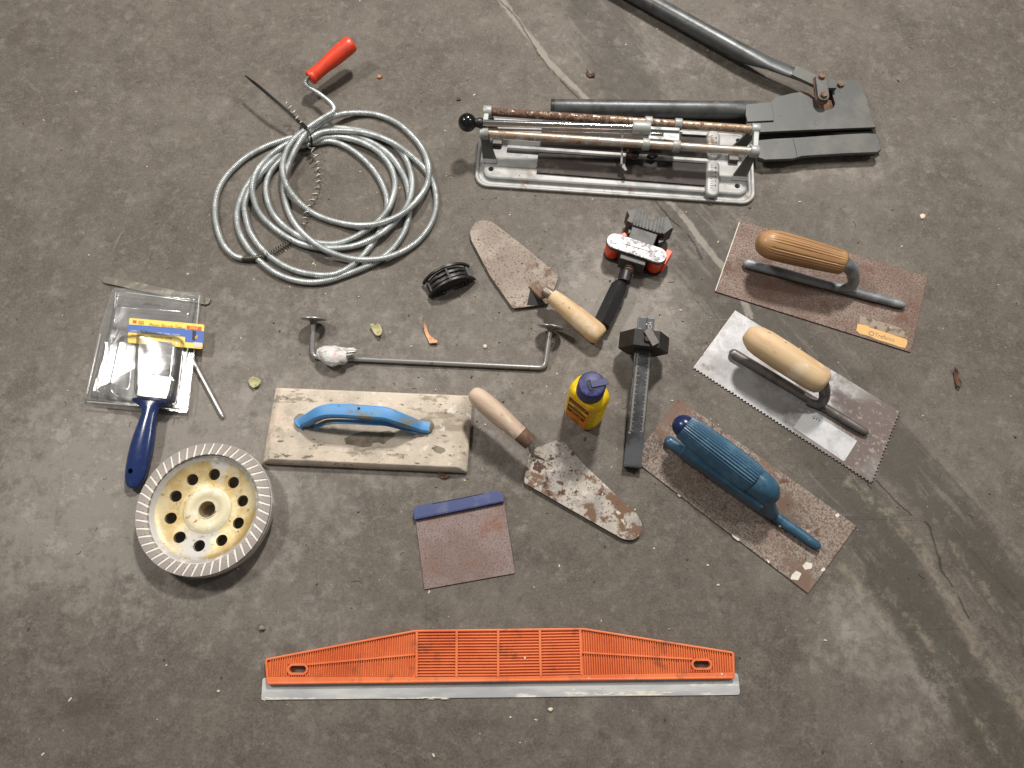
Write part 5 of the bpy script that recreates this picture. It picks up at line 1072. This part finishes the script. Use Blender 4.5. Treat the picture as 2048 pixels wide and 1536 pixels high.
def run_trowels():
    z = zf(0, 1410, 420, 4.357)
    t, e, A, B = fin_trowel('finishing_trowel', 'rusty steel trowel with varnished ribbed wooden handle and torn orange sticker', [(1480, 441), (1855, 553), (1821, 705), (1429.5, 583)], z, False, m_blade1, ((330, 455), (1752, 835)), m_spine, .0072, None, None, (1645, 572), None)
    hz = .058; h0, h1 = e(1210, 462, hz), e(450, 268, hz + .002)
    mb = MB(); pth = spline([e(1120, 668, .010), e(1230, 680, .012), e(1290, 640, .022), e(1290, 560, .038), e(1262, 505, .052), e(1215, 466, hz)], .003)
    n = len(pth); mb.tube(pth, [.0062 + .0042 * (i / n) ** .8 for i in range(n)], 20, sq=(1, 1)); t.part('post', mb, m_spine, sharp=70)
    mb = MB(); hd = [(0, .010), (0, .0162), (.02, .0168), (.2, .0180), (.5, .0205), (.72, .0210), (.84, .0200), (.92, .0172), (.97, .0135), (1, .0090), (1, .002)]
    hd = [(0, .010), (0, .0158)] + [(f, None) for f in np.linspace(.02, .97, 26)] + [(1, .0078), (1, .002)]
    def rad(f): return float(np.interp(f, [0, .02, .25, .55, .78, .87, .93, .97, 1], [.0166, .0175, .0192, .0212, .0216, .0202, .0174, .0138, .0084]))
    hd = [(f, r if r is not None else rad(f)) for f, r in hd]
    def groove(tt, a):
        if .02 < tt < .84:
            f = (a % (math.pi)) ; s_ = math.degrees(a)
            s_ = (s_ + 180) % 360 - 180
            if abs(s_ - 0) < 24 or abs(s_ - 58) < 18 or abs(s_ + 58) < 18: return 1 - .05 * (.5 + .5 * math.cos(math.radians(s_) * 32))
        return 1
    mb.lathe(h0, h1, hd, 432, fn=groove, sq=(1.0, 1.0)); t.part('handle', mb, m_wood1, sharp=60)
    mb = MB(); mb.prism(t.xy([z(*p) for p in ((1330, 990), (1420, 1010), (1435, 1022), (1760, 1128), (1762, 1160), (1745, 1202), (1700, 1195), (1640, 1172), (1500, 1130), (1430, 1098), (1350, 1078), (1318, 1050))], .0025), .0023, .0026); t.part('orange_sticker', mb, m_sticker)
    mb = MB(); mb.prism(t.xy([z(*p) for p in ((1350, 920), (1420, 938), (1770, 1048), (1770, 1118), (1600, 1078), (1420, 1012), (1345, 992))], .0025), .0023, .0025); t.part('sticker_residue', mb, m_sticker2)
    u = (t.L(*z(1700, 1140), .0028) - t.L(*z(1480, 1075), .0028)).normalized(); v = Vector((-u.y, u.x, 0))
    mb = MB(); o = t.L(*z(1565, 1110), .0028); text(mb, 'Trefamo', .0085, frame3((o.x, o.y, .0028), u, v), .0001)
    o = t.L(*z(1450, 1075), .0028); mb.prism(disc((0, 0), .0042, 18), 0, .0001, frame3((o.x, o.y, .0027), u, v), holes=[disc((0, 0), .0026, 14)]); t.part('sticker_print', mb, m_sticker2)
    for k in range(26):
        pass
    # bright bare edge
    mb = MB(); mb.bar(t.L(1479, 444, .0024), t.L(1431, 581, .0024), .0013, .0004); t.part('bare_edge', mb, m_plaster)

    z = zf(0, 1370, 610, 4.041)
    t, e, A, B = fin_trowel('finishing_trowel', 'notched steel trowel with fine teeth, bare wooden handle and scraped bright patch', [(1470, 621), (1800.6, 825), (1744, 969), (1386, 737)], z, True, m_blade2, ((360, 372), (1482, 1040)), m_spine2, .0066, None, None, (1600, 800), None)
    hz = .056; h0, h1 = e(1135, 640, hz), e(492, 222, hz + .003)
    mb = MB(); pth = spline([e(985, 775, .008), e(1075, 800, .010), e(1118, 770, .024), e(1128, 700, .042), e(1110, 640, hz)], .003); n = len(pth)
    mb.tube(pth, [.0056 + .003 * (i / n) for i in range(n)], 18); t.part('post', mb, m_spine2, sharp=70)
    mb = MB(); mb.lathe(h0, h1, [(0, .006), (0, .0118), (.015, .0150), (.05, .0184), (.15, .0200), (.5, .0208), (.78, .0204), (.88, .0186), (.95, .0142), (.985, .0108), (1, .0080), (1, .002)], 36); t.part('handle', mb, m_wood2, sharp=60)
    mb = MB(); mb.prism(round_poly(t.xy([z(*p) for p in ((980, 842), (1392, 1098), (1285, 1266), (875, 990))], .0025), .0015), .0023, .0027); tb = t.part('bright_patch', mb, m_tabs)
    u = (t.L(*z(1392, 1098), .003) - t.L(*z(980, 842), .003)).normalized(); v = Vector((-u.y, u.x, 0)); mb = MB(); o = t.L(*z(1062, 920), .0028); text(mb, 'GTY', .0065, frame3((o.x, o.y, .0028), u, v), .00008); t.part('stamp', mb, m_dark, parent=tb)
    mb = MB(); mb.bar(t.L(1469, 624, .0024), t.L(1388, 735, .0024), .0012, .0004); t.part('bare_edge', mb, m_chromer)

    z = zf(0, 1270, 780, 3.572)
    t, e, A, B = fin_trowel('finishing_trowel', 'speckled rusty trowel with ribbed teal plastic handle and navy end cap', [(1357, 797.5), (1713, 1051.6), (1616.3, 1187.3), (1264, 918)], z, False, m_blade3, ((215, 345), (1325, 1130)), m_blue3, .0078, None, None, (1490, 990), None)
    hz = .054; N_, T_ = e(905, 760, hz - .020), e(300, 235, hz + .006)
    # ribbed grip
    g0, g1 = e(842, 640, hz), e(352, 262, hz + .004)
    def rib(tt, a):
        s_ = (math.degrees(a) + 180) % 360 - 180
        return 1 + (.048 * (.5 + .5 * math.cos(a * 34)) if abs(s_) < 120 else 0)
    mb = MB(); mb.lathe(g0, g1, [(0, .008), (0, .0188), (.02, .0191)] + [(f, float(np.interp(f, [.02, .2, .5, .8, 1], [.0191, .0198, .0196, .0182, .0162]))) for f in np.linspace(.08, .97, 12)] + [(1, .0156), (1, .004)], 336, fn=rib, sq=(1.3, 1)); t.part('ribbed_grip', mb, m_blue3, sharp=60)
    d = (g1 - g0).normalized(); mb = MB(); mb.lathe(g1 - d * .001, g1 + d * .0165, [(0, .006)] + [(f, .0155 * math.sqrt(max(0, 1 - f * f)) + .0002) for f in np.linspace(0, 1, 10)], 32); t.part('end_cap', mb, m_navycap, sharp=70)
    # nose curving down to the spine
    pth = spline([g0 + d * .002, g0 - d * .010, g0 - d * .020 + Vector((0, 0, -.004)), e(900, 745, hz - .016), e(925, 815, .024), e(985, 890, .011)], .002); n = len(pth)
    mb = MB(); rr = [float(np.interp(i / (n - 1), [0, .1, .25, .42, .6, .8, 1], [.0187, .0187, .0182, .0172, .0155, .0125, .0080])) for i in range(n)]; mb.tube(pth, rr, 28, sq=(1.15, 1)); t.part('nose', mb, m_blue3, sharp=80)
    # keel web linking grip and spine
    mb = MB(); mb.sweep([e(330, 432, .016), e(600, 622, .016), e(890, 828, .016)], lambda u_: [(-.0068, -.010), (.0068, -.010), (.0135, .024), (.0120, .032), (-.0120, .032), (-.0135, .024)]); t.part('keel', mb, m_blue3, bev=.0015)
    for (x, y) in ((1035, 975), (915, 848), (1245, 1070)):
        mb = MB(); c = e(x, y, .014); bm_ = bmesh.new(); bmesh.ops.create_icosphere(bm_, subdivisions=1, radius=.0016); mb.add([(c.x + v_.co.x * 1.3, c.y + v_.co.y, c.z + v_.co.z * .6) for v_ in bm_.verts], [[q_.index for q_ in f_.verts] for f_ in bm_.faces]); bm_.free(); t.part('mortar_spot', mb, m_cement, sharp=80)
    for pts in (((1195, 1255), (1225, 1228), (1268, 1240), (1262, 1275), (1215, 1285)), ((1120, 1320), (1150, 1290), (1190, 1310), (1165, 1360), (1110, 1352)), ((1425, 890), (1455, 880), (1462, 900), (1440, 912)), ((1325, 1285), (1350, 1265), (1362, 1285), (1335, 1300)), ((935, 1205), (965, 1225), (955, 1240)), ((300, 740), (330, 760), (318, 765)), ((690, 1030), (750, 1065), (740, 1080), (700, 1050))):
        mb = MB(); mb.prism(round_poly(t.xy([z(*p) for p in pts], .0025), .0012, 2), .0021, .0027); t.part('plaster_spot', mb, m_plaster)
run_trowels()

# ------------------------------------------------------------------ wallpaper straightedge
def straightedge():
    t = Thing('trim_guide', 'long orange ribbed plastic trim guide with aluminium blade, nearest the camera', 'straightedge', 1000, 1330, (523, 1399), (1478, 1390))
    zl = zf(0, 510, 1230, 4.096); zr = zf(0, 1000, 1230, 4.096)
    mb = MB(); mb.prism(round_poly(t.xy([zl(62, 515), zr(1950, 475), zr(1968, 655), zl(50, 696)], .0015), [.003, .004, .004, .002]), .0006, .0016); t.part('metal_blade', mb, m_seblade, bev=.0002, seg=1)
    hz = .009; base = .0054
    O = t.xy([zl(80, 358), zl(1312, 122), zr(686, 106), zr(1920, 302), zr(1924, 522), zl(95, 570)], hz)
    Oh = round_poly(O, [.002, .004, .004, .004, .002, .002], 3)
    sl = capsule2(t.L(*zl(306, 445), hz), t.L(*zl(390, 445), hz), .0040, 8); sr = capsule2(t.L(*zr(1612, 405), hz), t.L(*zr(1697, 405), hz), .0040, 8)
    mb = MB(); mb.prism(Oh, .0018, base, holes=[sl, sr]); t.part('web', mb, m_orange)
    def prism_part(nm, poly, z1=hz): mb = MB(); mb.prism(poly, base - .0005, z1); return t.part(nm, mb, m_orange, bev=.0005)
    def barp(nm, a, b, w, z1=hz, mb=None):
        own = mb is None; mb = mb or MB(); a, b = Vector((a[0], a[1], (z1 + base) / 2)), Vector((b[0], b[1], (z1 + base) / 2)); mb.bar(a, b, w, z1 - base)
        if own: return t.part(nm, mb, m_orange, bev=.0005)
    xy = lambda zc, x, y: tuple(t.L(*zc(x, y), hz).xy)
    # outer frame with mitred corners
    c = Vector((sum(p[0] for p in O) / 6, sum(p[1] for p in O) / 6)); n = len(Oh)
    area = sum(Oh[i][0] * Oh[(i + 1) % n][1] - Oh[(i + 1) % n][0] * Oh[i][1] for i in range(n)); sg = 1 if area > 0 else -1
    def inset(w):
        out = []
        for i in range(n):
            p0, p1, p2 = Vector(Oh[i - 1]), Vector(Oh[i]), Vector(Oh[(i + 1) % n])
            e1 = (p1 - p0).normalized(); e2 = (p2 - p1).normalized(); b = (Vector((-e1.y, e1.x)) + Vector((-e2.y, e2.x))) * sg
            b.normalize(); out.append(tuple(p1 + b * w / max(.5, b.dot(Vector((-e1.y, e1.x)) * sg))))
        return out
    mb = MB(); a_, b_ = Oh, inset(.0026)
    mb.loft([[(x, y, .0018) for x, y in a_], [(x, y, hz - .0004) for x, y in a_], [(x, y, hz) for x, y in inset(.0005)], [(x, y, hz) for x, y in inset(.0021)], [(x, y, hz - .0004) for x, y in b_], [(x, y, base - .0002) for x, y in b_]], False, False)
    t.part('border_rim', mb, m_orange, sharp=50)
    q = t.xy([zl(97, 508), zl(1320, 508), zr(0, 505), zr(662, 492), zr(1916, 470), zr(1922, 520), zl(97, 566)], hz - .001)
    mb = MB(); mb.prism(q, base - .0004, hz - .0008); t.part('bottom_rail', mb, m_orange, bev=.0004)
    tops = lambda x: None
    # four centre panels: dividers and horizontal ribs
    div = [(zl, 1325, 135, 1322, 510), (zl, 1652, 132, 1650, 508), (zl, 1992, 130, 1992, 506), (zr, 326, 125, 334, 500), (zr, 657, 118, 668, 495)]
    D = []
    for zc, xa, ya, xb, yb in div:
        a, b = xy(zc, xa, ya), xy(zc, xb, yb); D.append((Vector(a), Vector(b))); barp('divider', a, b, .0032)
    first = None
    for k in range(4):
        (a0, b0), (a1, b1) = D[k], D[k + 1]
        for i in range(15):
            f = (i + 1) / 15.6; p, q2 = a0.lerp(b0, f), a1.lerp(b1, f); barp('rib', p, q2, .0017, hz - .0008)
    # wings
    def wing(zc, x_in, yt_in, yb_in, x_out, yt_out, yb_out, mid, slot, nr, s_):
        barp('mid_rail', xy(zc, *mid[0]), xy(zc, *mid[1]), .0022)
        pr = capsule2(t.L(*zc(*slot[0]), hz), t.L(*zc(*slot[1]), hz), .0068, 8); pi = capsule2(t.L(*zc(*slot[0]), hz), t.L(*zc(*slot[1]), hz), .0041, 8)
        mb = MB(); mb.prism(pr, base - .0005, hz, holes=[pi]); t.part('slot_rim', mb, m_orange, bev=.0004)
        sx0, sx1 = min(slot[0][0], slot[1][0]) - 44, max(slot[0][0], slot[1][0]) + 44
        for i in range(nr):
            f = (i + 1) / (nr + 1); x = x_in + (x_out - x_in) * f; yt = yt_in + (yt_out - yt_in) * f; yb = yb_in + (yb_out - yb_in) * f
            lean = s_ * 14 * (1 - f * .4)
            segs = [(yt, yb)]
            if sx0 < x < sx1: segs = [(yt, slot[0][1] - 40), (slot[0][1] + 40, yb)]
            for (ya, yb2) in segs:
                if yb2 - ya > 8: barp('rib', xy(zc, x + lean, ya), xy(zc, x, yb2), .0014, hz - .0008)
    wing(zl, 1305, 148, 508, 100, 368, 508, ((425, 407), (1310, 324)), ((306, 445), (390, 445)), 62, 1)
    wing(zr, 680, 130, 492, 1908, 312, 468, ((1580, 362), (675, 308)), ((1612, 405), (1697, 405)), 62, -1)
    for zc, x, y, m, r_ in ((zl, 1258, 542, m_dark, .0013), (zl, 803, 545, m_ferr2, .0009), (zr, 728, 525, m_plaster, .0018), (zr, 1818, 483, m_plaster, .0012), (zr, 204, 350, m_plaster, .0013)):
        mb = MB(); p = t.L(*zc(x, y), hz); mb.prism(disc(p, r_, 10), hz - .001, hz - .0004); t.part('speck', mb, m)
    # plaster crust along the blade edge
    rnd = random.Random(3); mb = MB()
    for i in range(46):
        x = 520 + 900 * rnd.random() if i % 2 else 900 + 400 * rnd.random(); y = 655 + (10 - (x - 520) / 1448 * 20) * .2 - rnd.random() ** 2 * 22
        w_ = 14 + 50 * rnd.random(); h_ = 3 + 8 * rnd.random()
        mb.prism(round_poly(t.xy([zr(x - w_, y), zr(x - w_ * .3, y - h_), zr(x + w_ * .5, y - h_ * .7), zr(x + w_, y + 2), zr(x + w_ * .2, y + h_ * .5)], .0017), .001, 2), .0015, .0018 + .0002 * rnd.random())
    for i in range(22):
        x = 60 + 1600 * rnd.random(); y = 690 - rnd.random() * 10
        w_ = 20 + 60 * rnd.random(); h_ = 5 + 6 * rnd.random()
        mb.prism(round_poly(t.xy([zl(x - w_, y), zl(x - w_ * .3, y - h_), zl(x + w_ * .5, y - h_ * .7), zl(x + w_, y + 1)], .0017), .001, 2), .0015, .0018 + .0002 * rnd.random())
    t.part('plaster_crust', mb, m_plaster, kind='stuff')
straightedge()

# ------------------------------------------------------------------ leaves, chips and grit
def leaf(name, label, cat, pts, m, curl=.004, seed=1):
    cxp = sum(p[0] for p in pts) / len(pts); cyp = sum(p[1] for p in pts) / len(pts)
    t = Thing('tmp', label, cat, cxp, cyp); P = t.xy(pts, .003); n = len(P); rings = []
    c = Vector((sum(p[0] for p in P) / n, sum(p[1] for p in P) / n)); mx = max((Vector(p) - c).length for p in P)
    for f in (1, .8, .6, .4, .2, .02):
        rings.append([(c.x + (p[0] - c.x) * f, c.y + (p[1] - c.y) * f, .0012 + curl * (((Vector(p) - c) * f).length / mx) ** 2 * (.6 + .8 * abs(noise.noise(Vector((p[0] * 60 + seed, p[1] * 60, f)))))) for p in P])
    mb = MB(); mb.loft(rings, False, True); o = t.part(name, mb, m, solid=.0005, sharp=80)
    o.parent = None; o.location = t.o.location; o['label'] = label; o['category'] = cat; bpy.data.objects.remove(t.o)
z = zf(0, 580, 600, 3.657)
leaf('dry_leaf', 'curled pale green dry leaf between the bent bar and the coil', 'leaf', [z(*p) for p in ((590, 185), (610, 178), (625, 190), (645, 172), (662, 190), (676, 225), (672, 262), (655, 272), (630, 262), (612, 240), (598, 215))], m_leafg, .009, 1)
leaf('dry_leaf', 'peach coloured narrow leaf scrap inside the bent bar', 'leaf', [z(*p) for p in ((982, 150), (992, 200), (1020, 250), (1050, 285), (1086, 305), (1078, 318), (1050, 320), (1020, 318), (1008, 285), (992, 258), (980, 220), (978, 180))], m_leafo, .012, 2)
leaf('dry_leaf', 'small yellow leaf crumb above the float board', 'leaf', [(498, 762), (506, 754), (516, 757), (523, 763), (518, 772), (508, 777), (500, 771)], m_leafg, .006, 3)
leaf('dry_leaf', 'small curled brown leaf right of the notched trowel', 'leaf', [(1905, 736), (1914, 740), (1918, 752), (1924, 765), (1918, 776), (1911, 772), (1910, 756)], m_leafb, .008, 4)
leaf('dry_leaf', 'brown leaf crumb poking out below the float board', 'leaf', [(876, 944), (886, 946), (897, 952), (892, 957), (882, 956)], m_leafb, .005, 5)
leaf('dry_leaf', 'dark brown leaf scrap above the tile cutter', 'leaf', [(1172, 139), (1180, 147), (1191, 144), (1190, 152), (1180, 154), (1174, 150)], m_leafb, .006, 6)
def chip(name, label, x, y, r, m, h=.003, seed=0):
    rnd = random.Random(seed); t = Thing('tmp', label, 'chip', x, y); mb = MB()
    k = [(x + r * (1.1 if i % 2 else .8) * math.cos(i * .9 + seed) , y + r * .8 * math.sin(i * .9 + seed)) for i in range(7)]
    P = t.xy(k, .001); mb.loft([[(a, b, .0002) for a, b in P], [(a * .95, b * .95, h * .7) for a, b in P], [(a * .5, b * .55, h) for a, b in P]])
    o = t.part(name, mb, m, sharp=30); o.parent = None; o.location = t.o.location; o['label'] = label; o['category'] = 'chip'; bpy.data.objects.remove(t.o)
chip('plaster_chip', 'white plaster chip right of the shear, above the varnished trowel', 1845, 433, 6.5, m_chip, .003, 1)
chip('wood_chip', 'tiny brown wood chip near the red crank handle', 759, 154, 5, m_woodchip, .004, 2)
chip('wood_chip', 'tiny pale wood chip inside the bent bar', 970, 693, 5, m_chip, .003, 3)
chip('stone_chip', 'small grey white stone chip left above the orange guide', 524, 1256, 7, m_cement, .005, 4)
chip('plaster_chip', 'white plaster fragment below the orange guide blade', 1101, 1419, 5.5, m_chip, .003, 5)
chip('dark_crumb', 'dark crumb between the coil and the ball knob', 917, 198, 4.5, m_leafb, .003, 6)
def grit():
    rnd = random.Random(11)
    for nm, m, n, lab in (('pale_grit', m_chip, 330, 'tiny pale grit scattered over the concrete'), ('dark_grit', m_leafb, 280, 'tiny dark crumbs scattered over the concrete')):
        mb = MB()
        for i in range(n):
            if i % 3: x, y = rnd.gauss(1100, 380), rnd.gauss(620, 260)
            else: x, y = rnd.random() * 2048, rnd.random() * 1536
            p = W(x, y, 0); r = .0006 + .0011 * rnd.random() ** 3; a = rnd.random() * 6.3; st = 1 + 1.6 * rnd.random() ** 2
            ring = [(p.x + r * st * math.cos(a) * math.cos(q) - r * math.sin(a) * math.sin(q), p.y + r * st * math.sin(a) * math.cos(q) + r * math.cos(a) * math.sin(q)) for q in (0, 1.2, 2.4, 3.7, 5.1)]
            mb.loft([[(u, v, .0001) for u, v in ring], [((u + p.x * .6) / 1.6, (v + p.y * .6) / 1.6, .0001 + r * .9) for u, v in ring]])
        me = mesh_of(mb, nm, 30); me.materials.append(m); o = bpy.data.objects.new(nm, me); COL.objects.link(o); o['kind'] = 'stuff'; o['label'] = lab
    mb = MB()
    for k in range(60):
        x, y = rnd.random() * 2048, rnd.random() * 1200; p = W(x, y, 0); a = rnd.random() * 6.3; L_ = .004 + .012 * rnd.random() ** 2
        pts = [Vector((p.x + L_ * s_ * math.cos(a + s_ * .8), p.y + L_ * s_ * math.sin(a + s_ * .8), .0005)) for s_ in (0, .33, .66, 1)]
        mb.tube(pts, .00022, 4)
    me = mesh_of(mb, 'dark_fibres', 60); me.materials.append(m_dark); o = bpy.data.objects.new('dark_fibres', me); COL.objects.link(o); o['kind'] = 'stuff'; o['label'] = 'short dark fibres and hairs lying on the concrete'
grit()

# things of one kind share a group
GROUPS = {'finishing_trowel': 'finishing trowels fanned out on the right', 'brick_trowel': 'pointed brick trowels in the middle', 'dry_leaf': 'dry leaf scraps scattered on the floor', 'wood_chip': 'small chips scattered on the floor', 'plaster_chip': 'small chips scattered on the floor'}
for o in COL.objects:
    if o.parent is None and o.name.split('.')[0] in GROUPS: o['group'] = GROUPS[o.name.split('.')[0]]
